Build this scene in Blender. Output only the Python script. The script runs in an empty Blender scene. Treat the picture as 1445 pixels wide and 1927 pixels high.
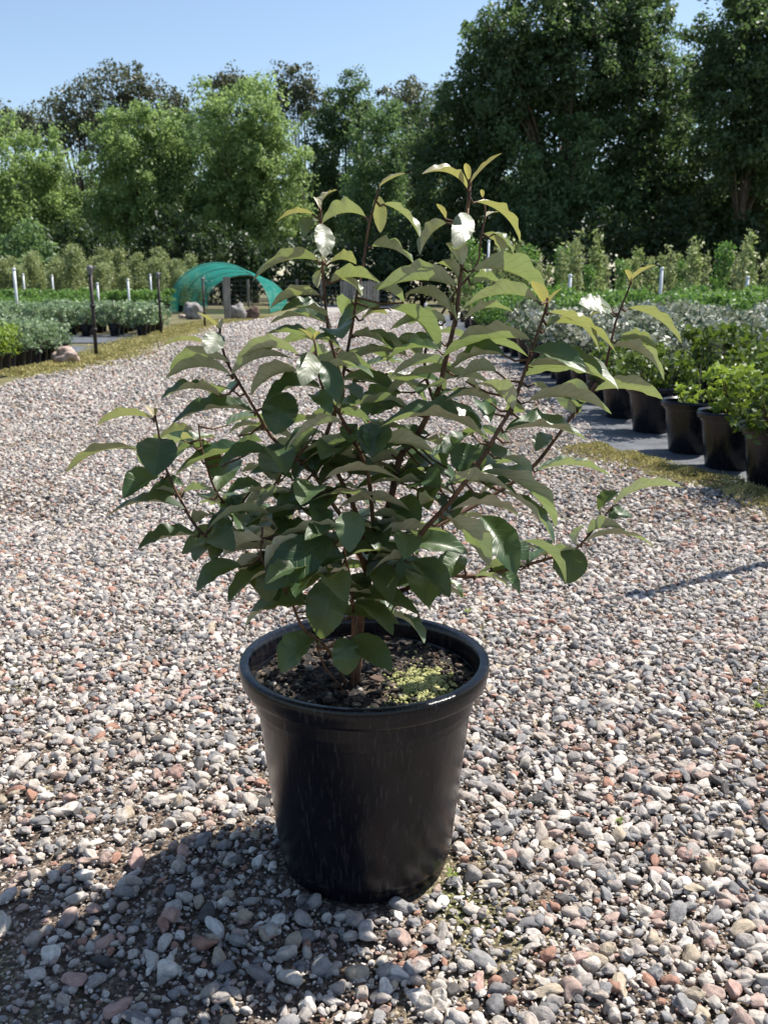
import bpy, math, random
import numpy as np
from mathutils import Vector, noise
random.seed(7); RNG = np.random.default_rng(7)
S = bpy.context.scene
COL = S.collection
PI = math.pi
# ------------------------------------------------------------------ camera
CAM_H, PITCH, FPX, CX, CY = 0.775, math.atan((963.5 - 541) / 1720.0), 1720.0, 722.5, 963.5
cam_d = bpy.data.cameras.new('camera'); cam = bpy.data.objects.new('camera', cam_d); COL.objects.link(cam)
cam.location = (0, 0, CAM_H); cam.rotation_euler = (PI / 2 - PITCH, 0, 0)
cam_d.sensor_fit = 'VERTICAL'; cam_d.sensor_height = 24; cam_d.lens = 24 * FPX / 1927
cam_d.clip_start = .02; cam_d.clip_end = 2000
cam_d.dof.use_dof = True; cam_d.dof.focus_distance = 1.13; cam_d.dof.aperture_fstop = 10
S.camera = cam
# ------------------------------------------------------------------ sky, sun, exposure
SUN = Vector((.58, .36, 1)).normalized()
EL = math.asin(SUN.z); AZ = math.atan2(SUN.x, SUN.y)
W = bpy.data.worlds.new('World'); S.world = W; W.use_nodes = True
wt = W.node_tree; bg = wt.nodes['Background']
sky = wt.nodes.new('ShaderNodeTexSky'); sky.sky_type = 'NISHITA'; sky.sun_disc = False
sky.sun_elevation = EL; sky.sun_rotation = AZ; sky.air_density = 1.0; sky.dust_density = 0.7; sky.ozone_density = 1.2
wt.links.new(sky.outputs[0], bg.inputs[0]); bg.inputs[1].default_value = 0.10
sl = bpy.data.lights.new('sun', 'SUN'); sun = bpy.data.objects.new('sun', sl); COL.objects.link(sun)
sl.energy = 5.0; sl.angle = math.radians(.53); sl.color = (1, .95, .87)
sun.rotation_euler = SUN.to_track_quat('Z', 'Y').to_euler()
S.view_settings.view_transform = 'Standard'; S.view_settings.look = 'None'
S.view_settings.exposure = 0.80; S.view_settings.gamma = 1

# ------------------------------------------------------------------ helpers
def at(x, y, Y):
    """world point at forward distance Y seen at photo pixel (x, y)"""
    u = (x - CX) / FPX; v = -(y - CY) / FPX; c, s = math.cos(PITCH), math.sin(PITCH)
    t = Y / (c + v * s)
    return Vector((u * t, Y, CAM_H + (v * c - s) * t))
def gnd(x, y):
    u = (x - CX) / FPX; v = -(y - CY) / FPX; c, s = math.cos(PITCH), math.sin(PITCH)
    t = -CAM_H / (v * c - s)
    return Vector((u * t, (c + v * s) * t, 0))
def tag(o, label=None, cat=None, group=None, kind=None):
    if label: o['label'] = label
    if cat: o['category'] = cat
    if group: o['group'] = group
    if kind: o['kind'] = kind
    return o
def empty(name, loc, rz=0):
    o = bpy.data.objects.new(name, None); COL.objects.link(o); o.location = loc; o.rotation_euler = (0, 0, rz)
    o.empty_display_size = .1
    return o
def copy_tree(o, parent=None):
    c = o.copy(); COL.objects.link(c)
    if parent: c.parent = parent
    for ch in list(o.children): copy_tree(ch, c)
    return c
class MB:
    def __init__(s): s.v = []; s.f = []; s.m = []; s.cur = 0
    def add(s, vs, fs):
        b = len(s.v); s.v += [tuple(p) for p in vs]; s.f += [tuple(i + b for i in f) for f in fs]; s.m += [s.cur] * len(fs)
    def box(s, c, d, rz=0, tilt=0):
        vs = []
        for z in (-.5, .5):
            for x, y in ((-.5, -.5), (.5, -.5), (.5, .5), (-.5, .5)):
                p = Vector((x * d[0], y * d[1], z * d[2]))
                if tilt: p.rotate(Vector((1, 0, 0)).rotation_difference(Vector((math.cos(tilt), 0, math.sin(tilt)))))
                ca, sa = math.cos(rz), math.sin(rz)
                vs.append((c[0] + p.x * ca - p.y * sa, c[1] + p.x * sa + p.y * ca, c[2] + p.z))
        s.add(vs, [(3, 2, 1, 0), (4, 5, 6, 7), (0, 1, 5, 4), (1, 2, 6, 5), (2, 3, 7, 6), (3, 0, 4, 7)])
    def tube(s, pts, rad, n=8, cap=True):
        pts = [Vector(p) for p in pts]; k = len(pts); vs = []; fs = []
        if not hasattr(rad, '__len__'): rad = [rad] * k
        ref = Vector((.31, .2, .93))
        for i, p in enumerate(pts):
            d = (pts[min(i + 1, k - 1)] - pts[max(i - 1, 0)]).normalized()
            r0 = ref if abs(d.dot(ref)) < .95 else Vector((1, 0, 0))
            a = d.cross(r0).normalized(); b = d.cross(a)
            for j in range(n):
                t = 2 * PI * j / n; vs.append(p + (a * math.cos(t) + b * math.sin(t)) * rad[i])
        for i in range(k - 1):
            for j in range(n):
                fs.append((i * n + j, i * n + (j + 1) % n, (i + 1) * n + (j + 1) % n, (i + 1) * n + j))
        if cap: fs.append(tuple(range(n - 1, -1, -1))); fs.append(tuple((k - 1) * n + j for j in range(n)))
        s.add(vs, fs)
    def lathe(s, prof, c=(0, 0, 0), n=48, closed=False):
        vs = []; fs = []; k = len(prof)
        for r, z in prof:
            for j in range(n):
                t = 2 * PI * j / n; vs.append((c[0] + r * math.cos(t), c[1] + r * math.sin(t), c[2] + z))
        for i in range(k - 1):
            for j in range(n): fs.append((i * n + j, i * n + (j + 1) % n, (i + 1) * n + (j + 1) % n, (i + 1) * n + j))
        if closed: fs.append(tuple((k - 1) * n + j for j in range(n))); fs.append(tuple(range(n - 1, -1, -1)))
        s.add(vs, fs)
    def blob(s, c, r, seed=0, amp=.3, nu=16, nv=10, fr=1.3):
        vs = []; fs = []
        for i in range(nv + 1):
            th = PI * i / nv
            for j in range(nu):
                ph = 2 * PI * j / nu
                d = Vector((math.sin(th) * math.cos(ph), math.sin(th) * math.sin(ph), math.cos(th)))
                k = 1 + amp * noise.noise(d * fr + Vector((seed * 7.1, seed * 3.3, 0))) + amp * .4 * noise.noise(d * fr * 3 + Vector((seed, 0, 9)))
                vs.append((c[0] + d.x * r[0] * k, c[1] + d.y * r[1] * k, c[2] + d.z * r[2] * k))
        for i in range(nv):
            for j in range(nu): fs.append((i * nu + j, (i + 1) * nu + j, (i + 1) * nu + (j + 1) % nu, i * nu + (j + 1) % nu))
        s.add(vs, fs)
    def mesh(s, name, mats, smooth=False):
        me = bpy.data.meshes.new(name); me.from_pydata(s.v, [], s.f)
        for m in (mats if isinstance(mats, (list, tuple)) else [mats]): me.materials.append(m)
        me.polygons.foreach_set('material_index', s.m)
        if smooth: me.polygons.foreach_set('use_smooth', [True] * len(s.f))
        me.update(); return me
    def build(s, name, mats, parent=None, smooth=False):
        o = bpy.data.objects.new(name, s.mesh(name, mats, smooth)); COL.objects.link(o)
        if parent: o.parent = parent
        return o
def set_smooth_by_angle(me, ang=.7):
    try: me.set_sharp_from_angle(angle=ang)
    except Exception: pass
def quads_mesh(name, V, mat, cols=None, extra=None):
    """V: (n,4,3) quads -> mesh, cols (n,4) point colour attribute"""
    n = len(V); me = bpy.data.meshes.new(name)
    me.vertices.add(n * 4); me.vertices.foreach_set('co', V.reshape(-1).astype(np.float32))
    me.loops.add(n * 4); me.loops.foreach_set('vertex_index', np.arange(n * 4, dtype=np.int32))
    me.polygons.add(n); me.polygons.foreach_set('loop_start', np.arange(0, n * 4, 4, dtype=np.int32))
    me.polygons.foreach_set('loop_total', np.full(n, 4, np.int32))
    if cols is not None:
        a = me.attributes.new('tint', 'FLOAT_COLOR', 'POINT'); a.data.foreach_set('color', np.repeat(cols, 4, axis=0).reshape(-1).astype(np.float32))
    me.materials.append(mat); me.update(calc_edges=True); me.validate()
    return me
# ------------------------------------------------------------------ materials
def mat(name):
    m = bpy.data.materials.new(name); m.use_nodes = True; nt = m.node_tree
    for n in list(nt.nodes): nt.nodes.remove(n)
    out = nt.nodes.new('ShaderNodeOutputMaterial')
    def N(t, **k):
        n = nt.nodes.new(t)
        for a, b in k.items():
            if a.startswith('i_'):
                key = a[2:]; key = int(key) if key.isdigit() else key.replace('_', ' ')
                n.inputs[key].default_value = b
            else: setattr(n, a, b)
        return n
    L = lambda a, b: nt.links.new(a, b)
    return m, nt, out, N, L
def ramp(N, stops, interp='LINEAR'):
    r = N('ShaderNodeValToRGB'); r.color_ramp.interpolation = interp; e = r.color_ramp.elements
    e[0].position, e[0].color = stops[0][0], (*stops[0][1], 1); e[1].position, e[1].color = stops[-1][0], (*stops[-1][1], 1)
    for p, c in stops[1:-1]:
        x = e.new(p); x.color = (*c, 1)
    return r
def simple(name, c1, c2, scale=20, rough=.7, bump=.2, spec=.3, detail=6, stretch=(1, 1, 1), bdist=.01):
    m, nt, out, N, L = mat(name); p = N('ShaderNodeBsdfPrincipled'); tc = N('ShaderNodeTexCoord'); mp = N('ShaderNodeMapping')
    mp.inputs['Scale'].default_value = stretch; L(tc.outputs['Object'], mp.inputs[0])
    nz = N('ShaderNodeTexNoise', i_Scale=scale, i_Detail=detail, i_Roughness=.65); L(mp.outputs[0], nz.inputs['Vector'])
    r = ramp(N, [(.35, c1), (.65, c2)]); L(nz.outputs['Fac'], r.inputs[0]); L(r.outputs[0], p.inputs['Base Color'])
    p.inputs['Roughness'].default_value = rough; p.inputs['Specular IOR Level'].default_value = spec
    b = N('ShaderNodeBump', i_Strength=bump, i_Distance=bdist); L(nz.outputs['Fac'], b.inputs['Height']); L(b.outputs[0], p.inputs['Normal'])
    L(p.outputs[0], out.inputs[0]); return m
def foliage(name, dark, light, trans, tmix=.35, rough=.5):
    """leaf-card material; tint attribute picks between two leaf colours"""
    m, nt, out, N, L = mat(name); at_ = N('ShaderNodeAttribute', attribute_name='tint')
    sp = N('ShaderNodeSeparateColor'); L(at_.outputs['Color'], sp.inputs[0])
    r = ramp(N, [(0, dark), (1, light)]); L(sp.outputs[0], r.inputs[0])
    p = N('ShaderNodeBsdfPrincipled', i_Roughness=rough); p.inputs['Specular IOR Level'].default_value = .35; L(r.outputs[0], p.inputs['Base Color'])
    t = N('ShaderNodeBsdfTranslucent'); mx = N('ShaderNodeMix', data_type='RGBA', blend_type='MULTIPLY'); mx.inputs[0].default_value = .5
    mx.inputs[6].default_value = (*trans, 1); L(r.outputs[0], mx.inputs[7])
    sc = N('ShaderNodeMix', data_type='RGBA', blend_type='MIX'); sc.inputs[0].default_value = .65; L(r.outputs[0], sc.inputs[6]); sc.inputs[7].default_value = (*trans, 1)
    L(sc.outputs[2], t.inputs[0]); ms = N('ShaderNodeMixShader'); ms.inputs[0].default_value = tmix
    L(p.outputs[0], ms.inputs[1]); L(t.outputs[0], ms.inputs[2]); L(ms.outputs[0], out.inputs[0]); return m
M = {}
M['bark'] = simple('bark', (.05, .04, .03), (.16, .12, .09), 6, .9, .6, .1, stretch=(3, 3, .6), bdist=.03)
M['bark_pale'] = simple('pale_bark', (.12, .10, .08), (.28, .24, .20), 5, .85, .4, .1, stretch=(3, 3, .5), bdist=.02)
M['tree_light'] = foliage('bright_tree_leaves', (.075, .135, .05), (.33, .44, .17), (.42, .58, .18), .45)
M['tree_mid'] = foliage('mid_tree_leaves', (.04, .085, .035), (.16, .25, .11), (.25, .40, .12), .38)
M['tree_dark'] = foliage('dark_tree_leaves', (.020, .042, .020), (.105, .165, .075), (.21, .34, .09), .35)
M['tree_euc'] = foliage('gum_tree_leaves', (.05, .065, .04), (.15, .165, .10), (.17, .19, .08), .25)
M['shrub_dark'] = foliage('dark_understorey_leaves', (.012, .028, .012), (.05, .085, .035), (.10, .17, .04), .25)
M['p_yellow'] = foliage('yellow_green_leaves', (.07, .13, .03), (.26, .36, .07), (.42, .55, .05), .35)
M['p_green'] = foliage('green_plant_leaves', (.04, .10, .025), (.16, .28, .07), (.22, .40, .06), .33)
M['p_dark'] = foliage('dark_plant_leaves', (.012, .03, .010), (.115, .17, .03), (.22, .33, .035), .26, .4)
M['p_silver'] = foliage('silver_plant_leaves', (.03, .075, .022), (.72, .71, .62), (.4, .42, .3), .2, .6)
e_ = [n for n in M['p_silver'].node_tree.nodes if n.type == 'VALTORGB'][0].color_ramp.elements
e_[0].position = .60; e_[1].position = .90
M['p_olive'] = foliage('olive_plant_leaves', (.07, .115, .045), (.36, .42, .19), (.38, .40, .14), .33)
M['p_column'] = foliage('column_plant_leaves', (.03, .08, .03), (.38, .43, .16), (.34, .44, .12), .33)
M['p_sage'] = foliage('sage_plant_leaves', (.08, .14, .07), (.34, .42, .26), (.26, .40, .16), .3)
M['moss'] = foliage('mossy_ground', (.17, .15, .05), (.52, .46, .20), (.5, .45, .15), .2, .9)
M['white_pvc'] = simple('white_pipe', (.62, .64, .66), (.78, .79, .80), 8, .4, .05, .4)
M['black_steel'] = simple('black_steel', (.012, .010, .010), (.05, .035, .03), 12, .6, .3, .4)
M['timber'] = simple('weathered_timber', (.14, .13, .11), (.34, .32, .28), 5, .9, .6, .1, stretch=(6, 6, .5), bdist=.01)
M['rock_pink'] = simple('pink_boulder', (.30, .21, .17), (.60, .48, .42), 9, .9, .7, .2, bdist=.02)
M['rock_grey'] = simple('grey_boulder', (.14, .13, .12), (.38, .36, .34), 6, .9, .7, .2, bdist=.03)
M['rock_brown'] = simple('brown_boulder', (.07, .045, .035), (.20, .14, .11), 6, .9, .7, .2, bdist=.03)
M['weed_mat'] = simple('woven_weed_mat', (.06, .065, .075), (.135, .145, .16), 9, .55, .2, .4, bdist=.01)
M['wire'] = simple('fence_wire', (.10, .10, .10), (.2, .2, .2), 5, .6, .1)
M['twig'] = simple('twig', (.06, .03, .02), (.17, .095, .055), 60, .7, .3, .25, stretch=(1, 1, 1), bdist=.001)
M['moss_pot'] = simple('pale_moss', (.19, .21, .07), (.52, .50, .25), 90, .95, .9, .1, bdist=.004)

def ground_mat():
    m, nt, out, N, L = mat('bare_earth'); p = N('ShaderNodeBsdfPrincipled', i_Roughness=.95); tc = N('ShaderNodeTexCoord')
    n1 = N('ShaderNodeTexNoise', i_Scale=.35, i_Detail=8); n2 = N('ShaderNodeTexNoise', i_Scale=9, i_Detail=6)
    L(tc.outputs['Object'], n1.inputs['Vector']); L(tc.outputs['Object'], n2.inputs['Vector'])
    r1 = ramp(N, [(.35, (.10, .09, .05)), (.6, (.16, .15, .06))]); r2 = ramp(N, [(.3, (.5, .5, .5)), (.7, (1.2, 1.15, 1.1))])
    L(n1.outputs['Fac'], r1.inputs[0]); L(n2.outputs['Fac'], r2.inputs[0])
    mx = N('ShaderNodeMix', data_type='RGBA', blend_type='MULTIPLY'); mx.inputs[0].default_value = 1; L(r1.outputs[0], mx.inputs[6]); L(r2.outputs[0], mx.inputs[7])
    L(mx.outputs[2], p.inputs['Base Color']); b = N('ShaderNodeBump', i_Strength=.6, i_Distance=.03); L(n2.outputs['Fac'], b.inputs['Height']); L(b.outputs[0], p.inputs['Normal'])
    L(p.outputs[0], out.inputs[0]); return m
PAL0 = [(0, (.50, .46, .41)), (.13, (.36, .33, .31)), (.25, (.58, .53, .47)), (.36, (.27, .27, .28)), (.46, (.42, .36, .31)), (.55, (.72, .68, .62)),
       (.64, (.20, .20, .21)), (.71, (.44, .31, .26)), (.78, (.52, .48, .45)), (.86, (.40, .20, .13)), (.91, (.46, .38, .27)), (.95, (.09, .085, .085)), (.975, (.50, .31, .26))]
PAL = [(p, tuple(min(.72, k * (.78 * v + .22 * sum(c) / 3)) for v, k in zip(c, (.98, .955, .935)))) for p, c in PAL0]
def gravel_mat():
    """finer gravel sheet: stones, grit and dirt between them"""
    m, nt, out, N, L = mat('fine_gravel'); p = N('ShaderNodeBsdfPrincipled', i_Roughness=.85); tc = N('ShaderNodeTexCoord')
    v = N('ShaderNodeTexVoronoi', i_Scale=62); v2 = N('ShaderNodeTexVoronoi', i_Scale=150); L(tc.outputs['Object'], v.inputs['Vector']); L(tc.outputs['Object'], v2.inputs['Vector'])
    sx = N('ShaderNodeSeparateColor'); L(v.outputs['Color'], sx.inputs[0]); r = ramp(N, PAL, 'CONSTANT'); L(sx.outputs[0], r.inputs[0])
    n1 = N('ShaderNodeTexNoise', i_Scale=1.6, i_Detail=5); L(tc.outputs['Object'], n1.inputs['Vector'])
    rd = ramp(N, [(.26, (.05, .05, .05)), (.60, (.6, .6, .6))]); L(v.outputs['Distance'], rd.inputs[0])
    dirt = ramp(N, [(.3, (.13, .098, .072)), (.75, (.36, .30, .245))]); sd = N('ShaderNodeSeparateColor'); L(v2.outputs['Color'], sd.inputs[0]); L(sd.outputs[1], dirt.inputs[0])
    mx = N('ShaderNodeMix', data_type='RGBA'); L(rd.outputs[0], mx.inputs[0]); L(r.outputs[0], mx.inputs[6]); L(dirt.outputs[0], mx.inputs[7])
    hs = N('ShaderNodeHueSaturation'); hs.inputs['Value'].default_value = .92; hs.inputs['Saturation'].default_value = .55; L(mx.outputs[2], hs.inputs['Color']); L(hs.outputs[0], p.inputs['Base Color'])
    inv = N('ShaderNodeMath', operation='SUBTRACT'); inv.inputs[0].default_value = 1; L(v.outputs['Distance'], inv.inputs[1])
    b = N('ShaderNodeBump', i_Strength=.7, i_Distance=.008); L(inv.outputs[0], b.inputs['Height']); L(b.outputs[0], p.inputs['Normal'])
    L(p.outputs[0], out.inputs[0]); return m
def pebble_mat():
    m, nt, out, N, L = mat('river_pebbles'); p = N('ShaderNodeBsdfPrincipled', i_Roughness=.62); p.inputs['Specular IOR Level'].default_value = .35
    oi = N('ShaderNodeObjectInfo'); r = ramp(N, PAL, 'CONSTANT'); L(oi.outputs['Random'], r.inputs[0])
    tc = N('ShaderNodeTexCoord'); nz = N('ShaderNodeTexNoise', i_Scale=3.2, i_Detail=7, i_Roughness=.7); ad = N('ShaderNodeVectorMath', operation='ADD')
    L(tc.outputs['Generated'], ad.inputs[0]); mu = N('ShaderNodeMath', operation='MULTIPLY'); mu.inputs[1].default_value = 97; L(oi.outputs['Random'], mu.inputs[0])
    cb = N('ShaderNodeCombineXYZ'); L(mu.outputs[0], cb.inputs[0]); L(mu.outputs[0], cb.inputs[2]); L(cb.outputs[0], ad.inputs[1]); L(ad.outputs[0], nz.inputs['Vector'])
    r2 = ramp(N, [(.3, (.62, .60, .58)), (.7, (1.2, 1.19, 1.17))]); L(nz.outputs['Fac'], r2.inputs[0])
    mx = N('ShaderNodeMix', data_type='RGBA', blend_type='MULTIPLY'); mx.inputs[0].default_value = 1; L(r.outputs[0], mx.inputs[6]); L(r2.outputs[0], mx.inputs[7]); L(mx.outputs[2], p.inputs['Base Color'])
    b = N('ShaderNodeBump', i_Strength=.35, i_Distance=.15); L(nz.outputs['Fac'], b.inputs['Height']); L(b.outputs[0], p.inputs['Normal'])
    L(p.outputs[0], out.inputs[0]); return m
def pot_mat():
    m, nt, out, N, L = mat('black_plastic'); p = N('ShaderNodeBsdfPrincipled'); tc = N('ShaderNodeTexCoord'); mp = N('ShaderNodeMapping'); mp.inputs['Scale'].default_value = (1, 1, .12)
    L(tc.outputs['Object'], mp.inputs[0]); nz = N('ShaderNodeTexNoise', i_Scale=190, i_Detail=5, i_Roughness=.7); L(mp.outputs[0], nz.inputs['Vector'])
    n2 = N('ShaderNodeTexNoise', i_Scale=9, i_Detail=5); L(tc.outputs['Object'], n2.inputs['Vector'])
    r = ramp(N, [(.53, (.004, .0045, .008)), (.84, (.050, .050, .051))]); L(nz.outputs['Fac'], r.inputs[0]); L(r.outputs[0], p.inputs['Base Color'])
    rr = ramp(N, [(.35, (.13,) * 3), (.7, (.27,) * 3)]); L(n2.outputs['Fac'], rr.inputs[0]); L(rr.outputs[0], p.inputs['Roughness'])
    p.inputs['Specular IOR Level'].default_value = .33
    b = N('ShaderNodeBump', i_Strength=.42, i_Distance=.0012); L(nz.outputs['Fac'], b.inputs['Height']); L(b.outputs[0], p.inputs['Normal'])
    L(p.outputs[0], out.inputs[0]); return m
def leaf_mat():
    """tint = (random, youth, |across|, along): dark glossy top, felted olive underside, veins"""
    m, nt, out, N, L = mat('shrub_leaf'); a = N('ShaderNodeAttribute', attribute_name='tint'); sp = N('ShaderNodeSeparateColor'); L(a.outputs['Color'], sp.inputs[0])
    u, al = sp.outputs[2], a.outputs['Alpha']; g = N('ShaderNodeNewGeometry'); tc = N('ShaderNodeTexCoord')
    def mth(op, x, y=None, z=None):
        n = N('ShaderNodeMath', operation=op)
        for i, q in enumerate((x, y, z)):
            if q is None: continue
            if isinstance(q, (int, float)): n.inputs[i].default_value = q
            else: L(q, n.inputs[i])
        return n.outputs[0]
    def mixc(f, c1, c2, bt='MIX'):
        n = N('ShaderNodeMix', data_type='RGBA', blend_type=bt)
        for i, q in ((0, f), (6, c1), (7, c2)):
            if isinstance(q, (int, float)): n.inputs[i].default_value = q
            elif isinstance(q, tuple): n.inputs[i].default_value = (*q, 1)
            else: L(q, n.inputs[i])
        return n.outputs[2]
    ph = mth('MULTIPLY_ADD', u, -.22, al); sn = mth('SINE', mth('MULTIPLY', ph, 52)); vein = mth('SMOOTH_MAX', mth('MULTIPLY', mth('SUBTRACT', sn, .86), 6), 0, .05)
    rib = mth('LESS_THAN', u, .05); vn = mth('MINIMUM', mth('MAXIMUM', vein, rib), 1)
    nz = N('ShaderNodeTexNoise', i_Scale=42, i_Detail=5); L(tc.outputs['Object'], nz.inputs['Vector'])
    top = mixc(sp.outputs[0], (.016, .044, .016), (.042, .094, .028)); top = mixc(mth('MULTIPLY', vn, .32), top, (.12, .17, .07)); top = mixc(sp.outputs[1], top, (.46, .40, .25))
    und = mixc(sp.outputs[0], (.50, .48, .36), (.63, .61, .49)); und = mixc(mth('MULTIPLY', vn, .35), und, (.25, .17, .09)); und = mixc(mth('MULTIPLY', sp.outputs[1], .7), und, (.50, .40, .14))
    col = mixc(g.outputs['Backfacing'], top, und); r2 = ramp(N, [(.3, (.78,) * 3), (.7, (1.12,) * 3)]); L(nz.outputs['Fac'], r2.inputs[0]); col = mixc(1.0, col, r2.outputs[0], 'MULTIPLY')
    ns = N('ShaderNodeTexNoise', i_Scale=120, i_Detail=2); L(tc.outputs['Object'], ns.inputs['Vector']); rs = ramp(N, [(.70, (0,) * 3), (.76, (.6,) * 3)]); L(ns.outputs['Fac'], rs.inputs[0]); col = mixc(rs.outputs[0], col, (.16, .10, .05))
    p = N('ShaderNodeBsdfPrincipled'); L(col, p.inputs['Base Color'])
    rg = mth('MULTIPLY_ADD', g.outputs['Backfacing'], .31, .41); L(rg, p.inputs['Roughness'])
    L(mth('MULTIPLY_ADD', g.outputs['Backfacing'], -.45, .62), p.inputs['Specular IOR Level'])
    b = N('ShaderNodeBump', i_Strength=.35, i_Distance=.0015); L(mth('MULTIPLY_ADD', nz.outputs['Fac'], .5, mth('MULTIPLY', vn, -.6)), b.inputs['Height']); L(b.outputs[0], p.inputs['Normal'])
    t = N('ShaderNodeBsdfTranslucent'); tcx = mixc(sp.outputs[1], (.23, .33, .075), (.50, .48, .13)); L(mixc(mth('MULTIPLY', vn, .4), tcx, (.2, .2, .03)), t.inputs[0])
    ms = N('ShaderNodeMixShader'); ms.inputs[0].default_value = .27; L(p.outputs[0], ms.inputs[1]); L(t.outputs[0], ms.inputs[2]); L(ms.outputs[0], out.inputs[0]); return m
def soil_mat():
    m, nt, out, N, L = mat('potting_mix'); p = N('ShaderNodeBsdfPrincipled', i_Roughness=.9); tc = N('ShaderNodeTexCoord')
    v = N('ShaderNodeTexVoronoi', i_Scale=170); L(tc.outputs['Object'], v.inputs['Vector']); s = N('ShaderNodeSeparateColor'); L(v.outputs['Color'], s.inputs[0])
    r = ramp(N, [(0, (.012, .010, .009)), (.55, (.035, .026, .020)), (.8, (.075, .052, .036)), (.95, (.16, .12, .08))], 'CONSTANT'); L(s.outputs[0], r.inputs[0]); L(r.outputs[0], p.inputs['Base Color'])
    b = N('ShaderNodeBump', i_Strength=.8, i_Distance=.004); L(v.outputs['Distance'], b.inputs['Height']); L(b.outputs[0], p.inputs['Normal']); L(p.outputs[0], out.inputs[0]); return m
def cloth_mat():
    m, nt, out, N, L = mat('teal_shade_cloth'); tc = N('ShaderNodeTexCoord'); nz = N('ShaderNodeTexNoise', i_Scale=2.2, i_Detail=7); L(tc.outputs['Object'], nz.inputs['Vector'])
    r = ramp(N, [(.3, (.03, .26, .22)), (.7, (.07, .42, .36))]); L(nz.outputs['Fac'], r.inputs[0])
    d = N('ShaderNodeBsdfDiffuse'); t = N('ShaderNodeBsdfTranslucent'); tr = N('ShaderNodeBsdfTransparent'); L(r.outputs[0], d.inputs[0]); L(r.outputs[0], t.inputs[0])
    a = N('ShaderNodeMixShader'); a.inputs[0].default_value = .5; L(d.outputs[0], a.inputs[1]); L(t.outputs[0], a.inputs[2])
    c = N('ShaderNodeMixShader'); c.inputs[0].default_value = .26; L(a.outputs[0], c.inputs[1]); L(tr.outputs[0], c.inputs[2]); L(c.outputs[0], out.inputs[0]); return m
def earth_mat():
    m, nt, out, N, L = mat('packed_earth'); p = N('ShaderNodeBsdfPrincipled', i_Roughness=.95); tc = N('ShaderNodeTexCoord')
    v = N('ShaderNodeTexVoronoi', i_Scale=210); L(tc.outputs['Object'], v.inputs['Vector']); sd = N('ShaderNodeSeparateColor'); L(v.outputs['Color'], sd.inputs[0])
    n1 = N('ShaderNodeTexNoise', i_Scale=1.4, i_Detail=9, i_Roughness=.7); n2 = N('ShaderNodeTexNoise', i_Scale=45, i_Detail=7, i_Roughness=.7); L(tc.outputs['Object'], n1.inputs['Vector']); L(tc.outputs['Object'], n2.inputs['Vector'])
    r = ramp(N, [(0, (.075, .060, .048)), (.40, (.135, .108, .085)), (.70, (.22, .185, .155)), (.88, (.36, .32, .28))], 'CONSTANT'); L(sd.outputs[0], r.inputs[0])
    g = ramp(N, [(.40, (.75, .72, .70)), (.52, (1.15, 1.05, .95)), (.62, (.95, 1.12, .55))]); L(n1.outputs['Fac'], g.inputs[0])
    mx = N('ShaderNodeMix', data_type='RGBA', blend_type='MULTIPLY'); mx.inputs[0].default_value = 1; L(r.outputs[0], mx.inputs[6]); L(g.outputs[0], mx.inputs[7]); L(mx.outputs[2], p.inputs['Base Color'])
    ad = N('ShaderNodeMath', operation='MULTIPLY_ADD'); L(v.outputs['Distance'], ad.inputs[0]); ad.inputs[1].default_value = -.5; L(n2.outputs['Fac'], ad.inputs[2])
    b = N('ShaderNodeBump', i_Strength=.9, i_Distance=.008); L(ad.outputs[0], b.inputs['Height']); L(b.outputs[0], p.inputs['Normal']); L(p.outputs[0], out.inputs[0]); return m
M['earth'] = earth_mat(); M['ground'] = ground_mat(); M['gravel'] = gravel_mat(); M['pebble'] = pebble_mat(); M['pot'] = pot_mat(); M['leaf'] = leaf_mat(); M['soil'] = soil_mat(); M['cloth'] = cloth_mat()

# ------------------------------------------------------------------ ground, path, beds
def sheet(name, pts, z, m):
    b = MB(); b.add([(x, y, z) for x, y in pts], [tuple(range(len(pts)))]); o = b.build(name, m); tag(o, kind='structure'); return o
sheet('ground', [(-400, -60), (400, -60), (400, 700), (-400, 700)], -.012, M['ground'])
PATH_L = [(-2.6, -3), (-2.9, 5), (-3.15, 7.9), (-3.1, 10.9), (-3.45, 15.7), (-3.5, 20), (-3.1, 24), (-2.7, 29), (-2.6, 46)]
PATH_R = [(1.75, -3), (1.65, 2.6), (1.45, 3.25), (1.24, 3.75), (1.02, 4.35), (1.15, 5.2), (1.25, 8), (1.3, 14), (1.2, 22), (.9, 30), (.5, 46)]
PR = [(x + .5, y) for x, y in PATH_R]
sheet('gravel_path', [p for p in PR if p[1] >= 14] + [p for p in PATH_L if p[1] >= 15][::-1], -.002, M['gravel'])
sheet('packed_earth', [p for p in PR if p[1] <= 22] + [p for p in PATH_L if p[1] <= 20][::-1], -.006, M['earth'])
sheet('weed_mat_bed', [(1.02, 4.55), (1.2, 4.12), (1.35, 3.74), (1.52, 3.38), (1.75, 2.4), (12, 2.4), (14, 27), (1.25, 27), (1.2, 8), (1.1, 5.3)], .002, M['weed_mat'])
sheet('weed_mat_strip', [(-14, 8.0), (-3.42, 8.0), (-3.38, 9.6), (-3.2, 11.1), (-3.3, 12.6), (-14, 12.3)], .002, M['weed_mat'])
sheet('weed_mat_strip', [(-16, 13.3), (-3.6, 13.4), (-3.7, 15.9), (-16, 16.2)], .002, M['weed_mat'])
def edge_x(tab, y):
    return float(np.interp(y, [p[1] for p in tab], [p[0] for p in tab]))

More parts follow.
